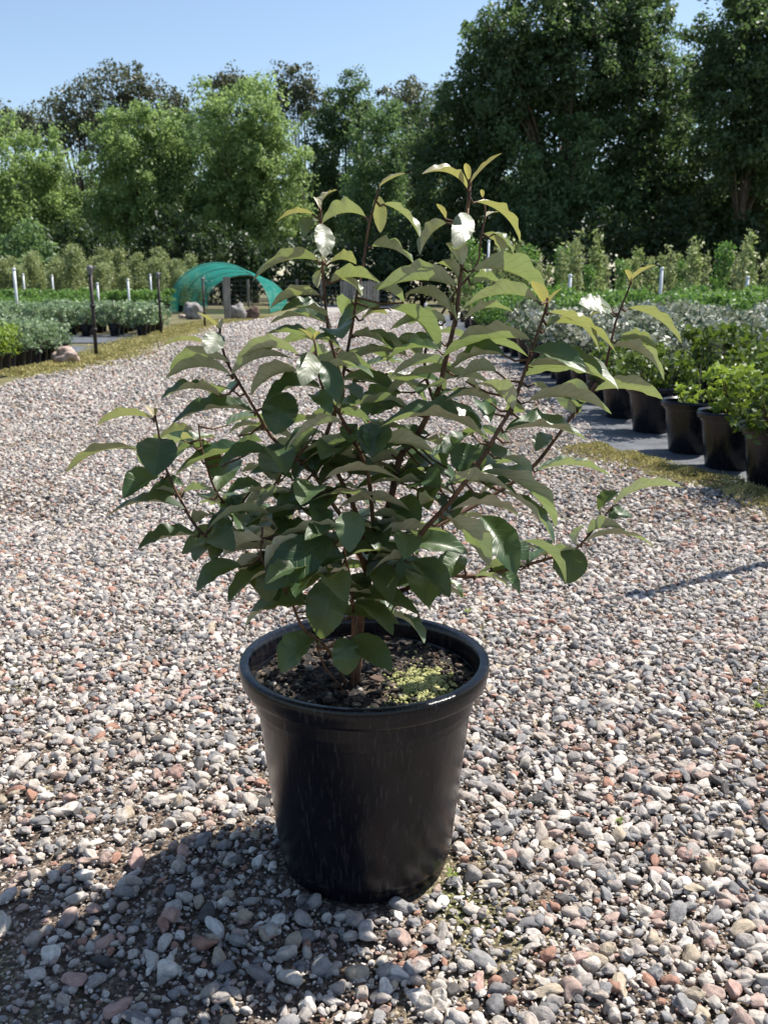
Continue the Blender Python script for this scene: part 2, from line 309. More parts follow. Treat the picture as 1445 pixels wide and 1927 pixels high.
# pebbles: one object of points; each point carries one stone
def pebbles():
    P = []; R = []
    def band(y0, y1, step, r0, r1, keep, clus=.62):
        ny = int((y1 - y0) / step)
        for i in range(ny):
            y = y0 + i * step; hw = .44 * y + .5
            for j in range(int(2 * hw / step)):
                x = -hw + j * step + random.uniform(-.5, .5) * step; yy = y + random.uniform(-.5, .5) * step
                if math.hypot(x + .026, yy - 1.14) < .128: continue
                if x > edge_x(PATH_R, yy) + .03 or x < edge_x(PATH_L, yy): continue
                k = noise.noise(Vector((x * 1.25, yy * 1.25, 3.4))) + .5 * noise.noise(Vector((x * 5, yy * 5, 8)))
                if random.random() > keep + k * clus: continue
                q = random.random(); r = r0 + (r1 - r0) * q ** 2.6
                P.append((x, yy, r * random.uniform(.05, .35))); R.append(r)
    band(.45, 1.5, .0138, .0042, .0130, .80)
    band(1.5, 3.0, .0126, .0040, .0116, .82)
    band(.45, 3.0, .0088, .0014, .0044, .88, .25)
    band(3.0, 5.5, .0175, .0048, .0120, .80)
    band(3.0, 5.5, .019, .003, .007, .5)
    band(5.5, 9.5, .028, .008, .016, .85)
    band(9.5, 17, .046, .011, .022, .82)
    band(17, 30, .085, .018, .034, .8)
    me = bpy.data.meshes.new('gravel_stones'); me.vertices.add(len(P)); me.vertices.foreach_set('co', np.array(P, np.float32).reshape(-1))
    a = me.attributes.new('size', 'FLOAT', 'POINT'); a.data.foreach_set('value', np.array(R, np.float32)); me.update()
    o = bpy.data.objects.new('gravel', me); COL.objects.link(o)
    tag(o, 'loose grey, white and terracotta pebbles covering the path around the pot', 'gravel', kind='stuff')
    ng = bpy.data.node_groups.new('scatter_stones', 'GeometryNodeTree')
    ng.interface.new_socket('Geometry', in_out='INPUT', socket_type='NodeSocketGeometry'); ng.interface.new_socket('Geometry', in_out='OUTPUT', socket_type='NodeSocketGeometry')
    n = ng.nodes.new; l = ng.links.new; gi = n('NodeGroupInput'); go = n('NodeGroupOutput'); jn = n('GeometryNodeJoinGeometry')
    for k in range(9):
        ic = n('GeometryNodeMeshIcoSphere'); ic.inputs['Radius'].default_value = 1; ic.inputs['Subdivisions'].default_value = 3
        pos = n('GeometryNodeInputPosition'); nz = n('ShaderNodeTexNoise'); nz.noise_dimensions = '4D'; nz.inputs['W'].default_value = k * 3.7; nz.inputs['Scale'].default_value = .62; nz.inputs['Detail'].default_value = 1.6
        l(pos.outputs[0], nz.inputs['Vector']); sb = n('ShaderNodeVectorMath'); sb.operation = 'SUBTRACT'; l(nz.outputs['Color'], sb.inputs[0]); sb.inputs[1].default_value = (.5, .5, .5)
        sc = n('ShaderNodeVectorMath'); sc.operation = 'SCALE'; l(sb.outputs[0], sc.inputs[0]); sc.inputs['Scale'].default_value = 2.1
        sp = n('GeometryNodeSetPosition'); l(ic.outputs[0], sp.inputs[0]); l(sc.outputs[0], sp.inputs['Offset'])
        tr = n('GeometryNodeTransform'); l(sp.outputs[0], tr.inputs[0]); tr.inputs['Scale'].default_value = [(1.15, .85, .62), (1.0, .95, .75), (1.35, .78, .55), (1.1, 1, .5), (.95, .85, .8), (1.25, .9, .65), (1.05, .7, .7), (1.2, 1.05, .6), (1.0, .8, .55)][k]
        smt = n('GeometryNodeSetMaterial'); smt.inputs['Material'].default_value = M['pebble']; ss = n('GeometryNodeSetShadeSmooth'); l(tr.outputs[0], smt.inputs[0]); l(smt.outputs[0], ss.inputs[0])
        g2 = n('GeometryNodeGeometryToInstance'); l(ss.outputs[0], g2.inputs[0]); l(g2.outputs[0], jn.inputs[0])
    iop = n('GeometryNodeInstanceOnPoints'); l(gi.outputs[0], iop.inputs['Points']); l(jn.outputs[0], iop.inputs['Instance']); iop.inputs['Pick Instance'].default_value = True
    na = n('GeometryNodeInputNamedAttribute'); na.data_type = 'FLOAT'; na.inputs['Name'].default_value = 'size'; l(na.outputs['Attribute'], iop.inputs['Scale'])
    rv = n('FunctionNodeRandomValue'); rv.data_type = 'FLOAT_VECTOR'; rv.inputs[0].default_value = (-.45, -.45, 0); rv.inputs[1].default_value = (.45, .45, 6.283); l(rv.outputs[0], iop.inputs['Rotation'])
    l(iop.outputs[0], go.inputs[0]); md = o.modifiers.new('scatter', 'NODES'); md.node_group = ng
    return len(P)
NPEB = pebbles()
def weed(label, px, py, n, h):
    g = gnd(px, py); root = empty('weed', g); tag(root, label, 'weed', 'small weeds in the gravel'); V = []; C = []
    for _ in range(n):
        a = random.uniform(0, 2 * PI); d = Vector((math.cos(a), math.sin(a), random.uniform(.5, 1.6))).normalized() * h * random.uniform(.6, 1.2); sd = Vector((-d.y, d.x, 0)).normalized() * h * .10
        V.append([(0, 0, .004), tuple(d * .5 - sd + Vector((0, 0, .004))), tuple(d), tuple(d * .5 + sd + Vector((0, 0, .004)))]); C.append((random.random(), 0, 0, 1))
    o = bpy.data.objects.new('blades', quads_mesh('blades', np.array(V), M['p_yellow'], np.array(C))); COL.objects.link(o); o.parent = root
weed('tiny green weed in the gravel just right of the pot base', 848, 1652, 14, .016)
weed('tiny green weed in the gravel behind the pot, right of the rim', 880, 1155, 14, .018)
weed('small green weed in the open gravel at the right edge', 1428, 1335, 18, .020)
weed('tiny green weed in the gravel midway between the pot and the right edge', 1165, 1552, 12, .014)
# mossy verges between gravel and beds
def verge(name, line, width, label):
    V = []; C = []
    for i in range(len(line) - 1):
        a, b = Vector((*line[i], 0)), Vector((*line[i + 1], 0)); L = (b - a).length; nn = (b - a).normalized().cross(Vector((0, 0, 1)))
        dens = 26000 if a.y < 6 else 2600; sz = .0065 if a.y < 6 else .016
        for _ in range(int(L * width * dens)):
            t = random.random(); s = random.gauss(0, .30) * width; p = a.lerp(b, t) + nn * s
            if noise.noise(Vector((p.x * 3, p.y * 3, 1))) + .9 < abs(s) / width: continue
            hz = max(0, (.045 if a.y < 6 else .03) * (1 - (abs(s) / (width * .6)) ** 2)) * (.6 + noise.noise(p * 9)); az = random.uniform(0, 2 * PI); d = Vector((math.cos(az), math.sin(az), random.uniform(.3, 1.6))).normalized()
            sd = d.cross(Vector((random.uniform(-1, 1), random.uniform(-1, 1), .4))).normalized() * sz * .55; p.z = max(.0, hz * random.uniform(.4, 1)); q = sz * random.uniform(.7, 1.8)
            V.append([p - sd, p + sd, p + d * q + sd * .4, p + d * q - sd * .4]); k = min(1, max(0, .5 + noise.noise(p * 5) * .8 + random.uniform(-.3, .3))); C.append((k, 0, 0, 1))
    o = bpy.data.objects.new(name, quads_mesh(name, np.array([[tuple(x) for x in q] for q in V]), M['moss'], np.array(C))); COL.objects.link(o)
    tag(o, label, 'moss', kind='stuff')
verge('moss_verge', [(1.75, 2.5), (1.60, 2.95), (1.44, 3.36), (1.29, 3.72), (1.14, 4.1), (.98, 4.5)], .26, 'low golden moss along the gravel edge in front of the big black pots')
verge('grass_verge', [(-4.4, 7.6), (-3.6, 8.3), (-3.25, 9.3), (-3.2, 10.6), (-3.5, 13), (-3.6, 16.5), (-3.9, 19), (-4.0, 22), (-3.3, 25.5)], .8, 'dry yellowish grass strip along the left edge of the gravel')

# ------------------------------------------------------------------ leaf-card crowns
def leaf_cloud(centres, radii, per, size, up=.35, flat=.9, aspect=.55, tint=None, sizevar=.4):
    n = len(centres) * per; idx = np.repeat(np.arange(len(centres)), per)
    d = RNG.normal(size=(n, 3)); d /= np.linalg.norm(d, axis=1)[:, None]; rr = RNG.random(n) ** .45
    off = d * rr[:, None] * radii[idx][:, None]; off[:, 2] *= flat; P = centres[idx] + off
    nrm = RNG.normal(size=(n, 3)) + d * .7 + np.array([0, 0, up]); nrm /= np.linalg.norm(nrm, axis=1)[:, None]
    t = np.cross(nrm, RNG.normal(size=(n, 3))); t /= np.linalg.norm(t, axis=1)[:, None]; b = np.cross(nrm, t)
    s = size * (1 + sizevar * RNG.normal(size=n).clip(-1.5, 1.5)); t *= s[:, None]; b *= (s * aspect)[:, None]
    V = np.stack([P - t, P + b - t * .1 - nrm * s[:, None] * .12, P + t, P - b - t * .1 - nrm * s[:, None] * .12], axis=1)
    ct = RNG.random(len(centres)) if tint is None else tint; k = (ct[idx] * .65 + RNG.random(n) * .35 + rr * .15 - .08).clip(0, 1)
    return V, np.stack([k, k, k, np.ones(n)], axis=1)
def ellipsoid_centres(c, r, n, shell=.55):
    d = RNG.normal(size=(n, 3)); d /= np.linalg.norm(d, axis=1)[:, None]; q = shell + (1.12 - shell) * RNG.random(n) ** .7
    wob = 1 + .20 * np.sin(d[:, 0] * 6 + c[0] * 3) + .18 * np.sin(d[:, 2] * 8 + c[1] * 3 + d[:, 1] * 4) + .10 * RNG.normal(size=n)
    return np.array(c) + d * (q * wob)[:, None] * np.array(r)
TREE_GROUP = 'trees behind the nursery'
def tree(name, kind, Y, lobes, label, base_x=None, dens=1.0, lsize=.08, clump=.62, trunk_r=.16, limbs=5, bark='bark', fork=.35):
    """lobes: crown masses as seen at distance Y: (px, py, half width, half height) in photo pixels"""
    k = Y / FPX; W3 = [(at(a, b, Y), c * k, d * k) for a, b, c, d in lobes]
    bx = W3[0][0].x if base_x is None else at(base_x, 500, Y).x; root = empty(name, (bx, Y, 0)); tag(root, label, 'tree', TREE_GROUP)
    Vs = []; Cs = []; tb = MB(); top = max(w[0].z for w in W3); trunk = [Vector((0, 0, -.1))]
    for i in range(1, 8):
        z = top * i / 7; trunk.append(Vector((math.sin(i * 1.3 + bx) * .12 * i / 3, math.cos(i * 1.7 + bx) * .12 * i / 3, z)))
    tb.tube(trunk, [trunk_r * (1.25 - i * .155) for i in range(8)], 8)
    for c, rx, rz in W3:
        cl = Vector((c.x - bx, RNG.normal() * .3, c.z)); ry = (rx + rz) * .42
        n = max(5, int(dens * 5.2 * (rx * rz * 4 + rx * ry * 2) / (clump * clump * 3)))
        ce = ellipsoid_centres(cl, (rx, ry, rz), n); ra = clump * (.35 + .95 * RNG.random(n)); per = int(62 * (.11 / lsize) ** 1.6)
        v, q = leaf_cloud(ce, ra, per, lsize); Vs.append(v); Cs.append(q)
        s = trunk[min(7, max(2, int(7 * max(.2, fork * cl.z / top))))]
        for j in range(limbs):
            e = Vector(ce[RNG.integers(n)]); mid = s.lerp(e, .5) + Vector((0, 0, .25 * (e - s).length * .3))
            tb.tube([s, s.lerp(mid, .5) + Vector((0, 0, .05)), mid, e], [trunk_r * .42, trunk_r * .33, trunk_r * .24, trunk_r * .08], 6)
    tb.build('trunk', M[bark], root, True)
    cr = bpy.data.objects.new('crown', quads_mesh('crown', np.concatenate(Vs), M[kind], np.concatenate(Cs))); COL.objects.link(cr); cr.parent = root
    return root
# gum trees on the skyline
tree('gum_tree', 'tree_euc', 66, [(232, 150, 50, 38), (255, 200, 46, 36), (205, 230, 44, 38), (235, 300, 40, 50)], 'tall gum tree with the highest rounded crown on the left skyline', dens=0.85, clump=.8, lsize=.105, bark='bark_pale')
tree('gum_tree', 'tree_euc', 64, [(150, 205, 48, 34), (128, 245, 40, 40), (172, 250, 36, 44)], 'open gum tree with bare forked trunk and sky showing through, on the left', base_x=168, dens=0.77, clump=.75, lsize=.105, limbs=7, bark='bark')
tree('gum_tree', 'tree_euc', 66, [(20, 235, 60, 30), (70, 240, 34, 34), (-40, 250, 50, 40)], 'low dark gum tree at the far left edge of the skyline', dens=1.02, clump=.8, lsize=.105)
tree('gum_tree', 'tree_euc', 67, [(325, 215, 36, 34), (335, 270, 40, 50)], 'narrow gum tree between the tall rounded gum and the big green tree', dens=0.94, clump=.75, lsize=.105)
tree('gum_tree', 'tree_euc', 66, [(405, 172, 34, 24), (455, 160, 34, 20), (410, 230, 40, 40)], 'brownish gum crown rising behind the broad bright green tree', dens=0.85, clump=.7, lsize=.105)
tree('gum_tree', 'tree_euc', 62, [(560, 165, 36, 30), (585, 200, 30, 28), (545, 200, 30, 34)], 'thin gum tree with bare pale stems against the sky gap at centre left', base_x=574, dens=0.68, clump=.65, lsize=.10, limbs=7, trunk_r=.12, bark='bark_pale')
tree('gum_tree', 'tree_euc', 64, [(760, 205, 50, 34), (810, 235, 50, 50), (775, 330, 46, 80)], 'brown tinged gum tree left of the huge dark tree', dens=1.02, clump=.75, lsize=.105)
# bright deciduous trees on the left
tree('broadleaf_tree', 'tree_light', 46, [(5, 320, 52, 68), (-20, 420, 70, 70), (25, 420, 50, 60)], 'pale green leafy tree at the left edge of the photo', lsize=.078)
tree('broadleaf_tree', 'tree_light', 48, [(98, 310, 34, 60), (95, 390, 56, 70), (100, 440, 66, 50)], 'pale green conical tree beside the sky gap on the left', lsize=.078)
tree('broadleaf_tree', 'tree_light', 51, [(255, 275, 62, 62), (270, 360, 78, 80), (245, 430, 62, 60), (310, 290, 40, 60)], 'tall bright green dense tree, left of the broadest one', lsize=.078, dens=1.2)
tree('broadleaf_tree', 'tree_mid', 52, [(372, 330, 56, 90), (365, 430, 70, 66)], 'mid green shaded tree squeezed between two bright green trees', lsize=.078, dens=1.2)
tree('broadleaf_tree', 'tree_light', 50, [(470, 235, 66, 66), (490, 310, 72, 80), (455, 370, 70, 80), (500, 410, 66, 70)], 'broadest bright green tree, behind the teal tunnel', lsize=.078, dens=1.25)
for px, top, lab in [(-150, 300, 'pale green tree beyond the left edge of the photo, next to it'), (-290, 280, 'pale green tree well beyond the left edge of the photo')]:
    tree('broadleaf_tree', 'tree_light', 49, [(px, top, 60, 66), (px - 10, 390, 80, 80), (px + 10, 440, 70, 60)], lab)
for px, lab in [(1640, 'dark tree beyond the right edge of the photo, next to it'), (1800, 'dark tree well beyond the right edge of the photo')]:
    tree('broadleaf_tree', 'tree_dark', 44, [(px, 130, 80, 90), (px - 20, 270, 100, 90), (px + 10, 400, 100, 90)], lab, lsize=.09)
# middle
tree('conifer_tree', 'tree_dark', 58, [(655, 215, 44, 50), (645, 300, 62, 80), (630, 400, 60, 80)], 'dark pointed conifer at the centre of the tree line', lsize=.082, dens=1.2)
tree('broadleaf_tree', 'tree_mid', 48, [(722, 290, 48, 66), (715, 380, 54, 70), (680, 420, 40, 50)], 'mid green loose tree behind the tallest shoots of the potted shrub', lsize=.078)
# right
tree('broadleaf_tree', 'tree_dark', 44, [(1000, 70, 90, 88), (1120, 40, 86, 60), (1200, 60, 60, 66), (1080, 150, 150, 90), (930, 190, 90, 76), (1190, 190, 84, 90)], 'huge dark broadleaf tree filling the sky right of centre', base_x=1060, lsize=.082, dens=1.3, trunk_r=.3)
tree('broadleaf_tree', 'tree_dark', 45, [(880, 260, 86, 76), (860, 360, 90, 80), (960, 330, 86, 90)], 'dark lower tree under the left side of the huge dark tree', lsize=.082, dens=1.2)
tree('broadleaf_tree', 'tree_mid', 43, [(1060, 300, 92, 76), (1100, 390, 90, 70), (1000, 410, 70, 60)], 'shaded tree with sunlit lower leaves under the huge dark tree', lsize=.078, dens=1.0)
tree('broadleaf_tree', 'tree_dark', 44, [(1230, 300, 80, 80), (1220, 400, 90, 76)], 'dark tree with low hanging branches right of centre', lsize=.082, dens=1.2)
tree('broadleaf_tree', 'tree_mid', 47, [(1290, 150, 34, 60), (1300, 230, 46, 60)], 'thin lighter tree in the gap between the two biggest dark trees', lsize=.078, dens=.6)
tree('broadleaf_tree', 'tree_dark', 40, [(1400, 60, 80, 70), (1450, 130, 120, 100), (1390, 210, 90, 90), (1500, 240, 110, 110), (1440, 300, 80, 60)], 'big dark tree with a reddish trunk at the right edge', base_x=1388, lsize=.082, dens=1.2, trunk_r=.17, limbs=2)
tree('broadleaf_tree', 'tree_dark', 43, [(1340, 350, 80, 90), (1460, 370, 90, 90), (1330, 430, 80, 60)], 'dark understorey tree behind the trunk at the right edge', lsize=.082, dens=1.1)
# lower trees that close the gaps behind the front trees
for px, rx, lab in [(60, 90, 'farthest dark tree glimpsed low between the two palest trees'), (190, 90, 'farthest dark tree glimpsed low through the sky gap on the left'), (330, 90, 'farthest dark tree low behind the tall bright green tree'), (560, 80, 'farthest dark tree low behind the centre left sky gap'),
                    (760, 110, 'farthest dark tree low behind the shrub top'), (960, 120, 'farthest dark tree low behind the left of the huge dark tree'), (1180, 120, 'farthest dark tree low behind the right of the huge dark tree'), (1400, 120, 'farthest dark tree low behind the right edge trees')]:
    tree('broadleaf_tree', 'tree_dark', 70, [(px, 420, rx, 70), (px + 40, 380, rx * .6, 50)], lab, lsize=.16, clump=.9, dens=1.1)
# shrubs under the trees
for i, (px, py, rx, ry, Y, k, lab) in enumerate([
    (40, 470, 80, 40, 40, 'tree_mid', 'mid green shrub at the left edge under the pale trees'),
    (170, 470, 80, 46, 44, 'tree_dark', 'dark green shrub under the conical pale tree'),
    (300, 470, 90, 50, 45, 'tree_dark', 'dark shrub under the tall bright green tree'),
    (430, 490, 90, 56, 44, 'tree_dark', 'dark shrub just left of and behind the teal tunnel'),
    (560, 500, 80, 50, 43, 'tree_dark', 'dark shrub at the far end of the gravel path'),
    (690, 490, 80, 56, 42, 'tree_dark', 'dark green shrub behind the middle of the potted shrub'),
    (800, 490, 80, 56, 42, 'tree_dark', 'dark shrub behind the tallest stem of the potted shrub'),
    (930, 490, 90, 60, 41, 'tree_dark', 'dark shrub behind the left end of the column plants'),
    (1080, 480, 100, 60, 40, 'tree_dark', 'dark shrub behind the middle of the column plants'),
    (1230, 480, 100, 60, 40, 'tree_dark', 'dark shrub right of the middle of the column plants'),
    (1390, 480, 110, 60, 39, 'tree_dark', 'dark shrub behind the column plants at the right edge')]):
    k3 = Y / FPX; c = at(px, py, Y); root = empty('shrub', (c.x, Y, 0)); tag(root, lab, 'shrub', 'shrubs under the trees')
    hz = c.z + ry * k3; n = 46; ce = ellipsoid_centres((0, 0, hz * .5), (rx * k3, 1.0, hz * .5), n, .4); v, q = leaf_cloud(ce, .5 + .3 * RNG.random(n), 120, .10)
    o = bpy.data.objects.new('crown', quads_mesh('crown', v, M['shrub_dark' if k == 'tree_dark' else k], q)); COL.objects.link(o); o.parent = root
    b = MB()
    for j in range(5): b.tube([(RNG.normal() * .1, RNG.normal() * .1, 0), tuple(ce[j] * .5), tuple(ce[j])], [.05, .035, .01], 6)
    b.build('trunk', M['bark'], root, True)

# ------------------------------------------------------------------ pots
def pot_profile(s=1.0):
    p = [(.0, .004), (.106, .004), (.112, 0), (.1150, .003), (.1160, .017), (.1185, .0185), (.1198, .021), (.1203, .025), (.1422, .229), (.1430, .231), (.1446, .2318), (.1452, .234), (.1472, .2672), (.1482, .2686), (.1600, .2690), (.1622, .2708),
         (.1635, .274), (.1662, .2885), (.1662, .2925), (.1648, .2958), (.1622, .2972), (.1565, .2974), (.1532, .2962), (.1512, .293), (.1496, .286), (.1485, .272), (.1470, .245)]
    return [(r * s, z * s) for r, z in p]
def pot_mesh(name, s=1.0, n=64, simple_=False):
    b = MB(); pr = pot_profile(s)
    if simple_: pr = [(0, .004 * s), (.106 * s, 0), (.141 * s, .245 * s), (.160 * s, .25 * s), (.165 * s, .272 * s), (.158 * s, .283 * s), (.149 * s, .275 * s), (.146 * s, .235 * s)]
    b.lathe(pr, n=n); me = b.mesh(name, M['pot'], True); set_smooth_by_angle(me, .6); return me
def soil_disc(r, z, n=40, rings=12, amp=.006):
    b = MB(); vs = [(0, 0, z)]; fs = []
    for i in range(1, rings + 1):
        for j in range(n):
            t = 2 * PI * j / n; rr = r * i / rings; x, y = rr * math.cos(t), rr * math.sin(t)
            vs.append((x, y, z + amp * noise.noise(Vector((x * 40, y * 40, 0))) + amp * .8 * noise.noise(Vector((x * 130, y * 130, 5)))))
    for j in range(n): fs.append((0, 1 + j, 1 + (j + 1) % n))
    for i in range(rings - 1):
        for j in range(n): a = 1 + i * n; fs.append((a + j, a + n + j, a + n + (j + 1) % n, a + (j + 1) % n))
    b.add(vs, fs); return b
# ------------------------------------------------------------------ background potted plants
def plant_cloud(h0, h, r, n, per, lsize, clump, up=.4, taper=0, aspect=.55):
    z = h0 + (h - h0) * RNG.random(n) ** .8; f = (z - h0) / (h - h0); rr = r * (1 - taper * f) * np.sqrt(RNG.random(n)); a = RNG.random(n) * 2 * PI
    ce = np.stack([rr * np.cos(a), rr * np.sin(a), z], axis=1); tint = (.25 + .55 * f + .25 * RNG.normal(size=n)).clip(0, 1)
    return leaf_cloud(ce, clump * (.7 + .6 * RNG.random(n)), per, lsize, up, .9, aspect, tint)
POTM = {s: pot_mesh('pot', s, 24, True) for s in (1.0, .62)}
SOILM = {s: soil_disc(.146 * s, .25 * s, 14, 3, .004).mesh('potting_mix', M['soil'], True) for s in (1.0, .62)}
def plant_proto(name, m, pot_s, spec, stems=3, variants=3):
    out = []
    for k in range(variants):
        root = empty(name, (0, 0, -50)); o = bpy.data.objects.new('pot', POTM[pot_s]); COL.objects.link(o); o.parent = root
        o = bpy.data.objects.new('potting_mix', SOILM[pot_s]); COL.objects.link(o); o.parent = root
        v, q = plant_cloud(*spec); o = bpy.data.objects.new('foliage', quads_mesh('foliage', v, M[m], q)); COL.objects.link(o); o.parent = root
        b = MB()
        for j in range(stems):
            a = random.uniform(0, 2 * PI); rr = spec[2] * .5
            b.tube([(0, 0, .24 * pot_s), (math.cos(a) * rr * .3, math.sin(a) * rr * .3, spec[1] * .5), (math.cos(a) * rr, math.sin(a) * rr, spec[1] * .9)], [.006, .005, .002], 5)
        b.build('stem', M['twig'], root); out.append([root, False])
    return out
def place(protos, x, y, label, group, cat='potted plant', s=1.0):
    p = random.choice(protos)
    if not p[1]: r = p[0]; p[1] = True
    else: r = copy_tree(p[0])
    r.location = (x, y, .004); r.rotation_euler = (0, 0, random.uniform(0, 2 * PI)); r.scale = (s, s, s * random.uniform(.93, 1.07)); tag(r, label, cat, group); return r
def field(protos, x0, x1f, y0, y1, dx, dy, label, group, jit=.06, x0f=None, smin=.9, smax=1.1):
    y = y0; n = 0
    while y <= y1:
        x = x0f(y) if x0f else x0; xe = x1f(y)
        while (x < xe) if dx > 0 else (x > xe):
            place(protos, x + random.uniform(-jit, jit), y + random.uniform(-jit, jit), label, group, s=random.uniform(smin, smax)); n += 1; x += dx
        y += dy
    return n
# right-hand beds
hedge = plant_proto('potted_plant', 'p_dark', 1.0, (.26, .49, .23, 40, 22, .021, .065), 4)
silver = plant_proto('silver_plant', 'p_silver', 1.0, (.25, .56, .24, 46, 18, .022, .07), 3)
green = plant_proto('green_plant', 'p_green', 1.0, (.25, .66, .25, 46, 24, .024, .08), 3)
column = plant_proto('column_plant', 'p_column', 1.0, (.28, 1.66, .17, 42, 14, .036, .12, .4, .62), 3, 3) + plant_proto('column_plant', 'p_green', 1.0, (.28, 1.60, .19, 40, 14, .038, .12, .4, .55), 3, 2) + plant_proto('column_plant', 'p_olive', 1.0, (.28, 1.72, .13, 34, 13, .034, .11, .4, .5), 3, 2)
sprig = plant_proto('potted_plant', 'p_yellow', 1.0, (.26, .36, .08, 9, 14, .018, .03), 2, 2)
bush = plant_proto('potted_plant', 'p_yellow', 1.0, (.25, .50, .12, 34, 24, .017, .05), 4, 1)
RG = 'big black pots along the right verge'
NEAR = [(3.59, 'hedge', 'nearest large black pot at the right edge with a dark leafy plant'), (3.98, 'bush', 'large black pot with yellow green bushy plant, second from the right edge'),
        (4.38, 'sprig', 'large black pot with a thin bare stem and small yellow green sprig'), (5.02, 'hedge', 'large black pot with shaded dark plant, left of the thin stemmed sprig pot'),
        (5.6, 'hedge', 'farthest large black pot of the verge row, half hidden by shrub leaves')]
stake_pot = None
for i, (y, kind, lab) in enumerate(NEAR):
    r = place({'bush': bush, 'sprig': sprig, 'hedge': hedge}[kind], [1.56, 1.52, 1.48, 1.475, 1.46][i], y, lab, RG)
    r.scale = (.92, .92, .88)
    if kind == 'sprig':
        b = MB(); b.tube([(.02, .0, .245), (.03, .01, .36), (.028, .0, .47)], [.004, .0035, .003], 6); b.build('bare_stem', M['bark_pale'], r)
for x in (1.5, 2.02, 2.55, 3.1):
    for y in (3.4, 3.9, 4.4, 4.95, 5.45):
        if x < 1.6 or x > .45 * y + .6: continue
        place(hedge, x + random.uniform(-.05, .05), y + random.uniform(-.05, .05), 'dark bushy plant with yellow tips in black pot behind the right verge row', 'dark yellow tipped plants at right', s=random.uniform(.9, 1.08))
xr = lambda y: .50 * y + .8
field(silver, 1.58, xr, 5.95, 9.9, .50, .52, 'silvery white leaved plant in black pot in the pale block at right', 'silvery plants at right')
field(green, 1.62, xr, 10.7, 15.3, .58, .66, 'mid green plant in black pot between the silvery and column plants', 'green plants at right')
field(column, 1.8, xr, 17, 23.6, .66, 1.1, jit=.16, label='tall slim yellow green column plant in black pot in the right back rows', group='tall column plants at right', smin=.70, smax=1.05)
# left-hand beds
tube_y = plant_proto('potted_seedling', 'p_yellow', .62, (.16, .42, .14, 30, 22, .018, .06), 3)
tube_s = plant_proto('potted_seedling', 'p_sage', .62, (.16, .40, .14, 26, 20, .018, .06), 3)
mid = plant_proto('low_shrub', 'p_green', .62, (.16, .50, .20, 34, 22, .026, .07), 3)
sage = plant_proto('low_shrub', 'p_sage', .62, (.16, .46, .20, 34, 22, .026, .07), 3)
clip = plant_proto('clipped_shrub', 'p_green', 1.0, (.25, .62, .27, 50, 24, .03, .08, .9), 3)
olive = plant_proto('olive_bush', 'p_olive', 1.0, (.3, 1.8, .40, 70, 32, .036, .19, .3, .62), 4, 4)
LG = 'small potted plants at the front left'
for r_ in range(4):
    for i in range(12):
        x = -3.62 - r_ * .2 - i * .004; y = 10.35 - i * .19
        if x < -.46 * y - .35: continue
        yl = i > 6
        place(tube_y if yl else tube_s, x + random.uniform(-.02, .02), y, 'yellow green plant in small black pot in the front left block' if yl else 'grey green plant in small black pot beside the pink boulder', LG if yl else 'grey green plants beside the boulder', s=random.uniform(.92, 1.1))
xl = lambda y: -.50 * y - .8
field(sage, -3.75, xl, 15.2, 17.2, -.42, .5, 'small leafy plant in low black pot behind the left weed mat', 'low leafy plants at left', x0f=lambda y: -4.0 - (y - 15.2) * .1)
field(mid, -4.2, xl, 18.2, 22, -.5, .62, 'dark green low plant in black pot in the middle left rows', 'dark green low plants at left', x0f=lambda y: -5.9 - (y - 18.2) * .25)
field(clip, -5, xl, 24.5, 27.6, -.52, .8, 'flat clipped green plant in black pot in rows left of the tunnel', 'clipped plants left of the tunnel', x0f=lambda y: -6.3)
field(olive, -6.5, xl, 30.2, 35.2, -.85, 1.2, 'tall airy olive coloured bush in pot in the left back rows', 'tall olive bushes at left', jit=.3, x0f=lambda y: -6.6 - (y - 30) * .12, smin=.68, smax=1.18)
for p in (hedge, silver, green, column, sprig, bush, tube_y, tube_s, mid, sage, clip, olive):
    for r, used in p:
        if not used:
            for ch in list(r.children): bpy.data.objects.remove(ch)
            bpy.data.objects.remove(r)

# ------------------------------------------------------------------ irrigation risers
def riser(name, label, cat, group, foot, h, r, m, head=True, lean=0):
    root = empty(name, foot, 0); tag(root, label, cat, group); b = MB(); b.tube([(0, 0, -.05), (lean * .5, 0, h * .5), (lean, 0, h)], [r, r, r], 10); b.build('pole', M[m], root, True)
    if head:
        b = MB(); b.lathe([(0, h + .075), (r * 1.2, h + .07), (r * 1.9, h + .045), (r * 1.9, h + .02), (r * 1.2, h), (r * 1.1, h - .03)], n=12); b.box((r * 1.6, 0, h + .05), (r * 3.4, r * .8, r * .8)); b.build('sprinkler_head', M['wire'], root, True)
        b = MB(); b.lathe([(r, h * .58), (r * 1.5, h * .585), (r * 1.5, h * .615), (r, h * .62)], n=12); b.build('collar', M[m], root, True)
        b = MB(); b.lathe([(r, h * .30), (r * 1.5, h * .305), (r * 1.5, h * .335), (r, h * .34)], n=12); b.build('collar', M[m], root, True)
    else:
        b = MB(); b.lathe([(0, h + .02), (r * .9, h + .018), (r * 1.25, h + .005), (r * 1.25, h - .03), (r, h - .035)], n=12); b.build('cap', M[m], root, True)
    return root
def px_riser(top, bot, Y, **k):
    a, c = at(*top, Y), at(*bot, Y); return dict(foot=(c.x, Y, 0), h=a.z - .05, **k)
BG = 'black sprinkler risers along the gravel edge'; WG = 'white irrigation pipes among the plants'
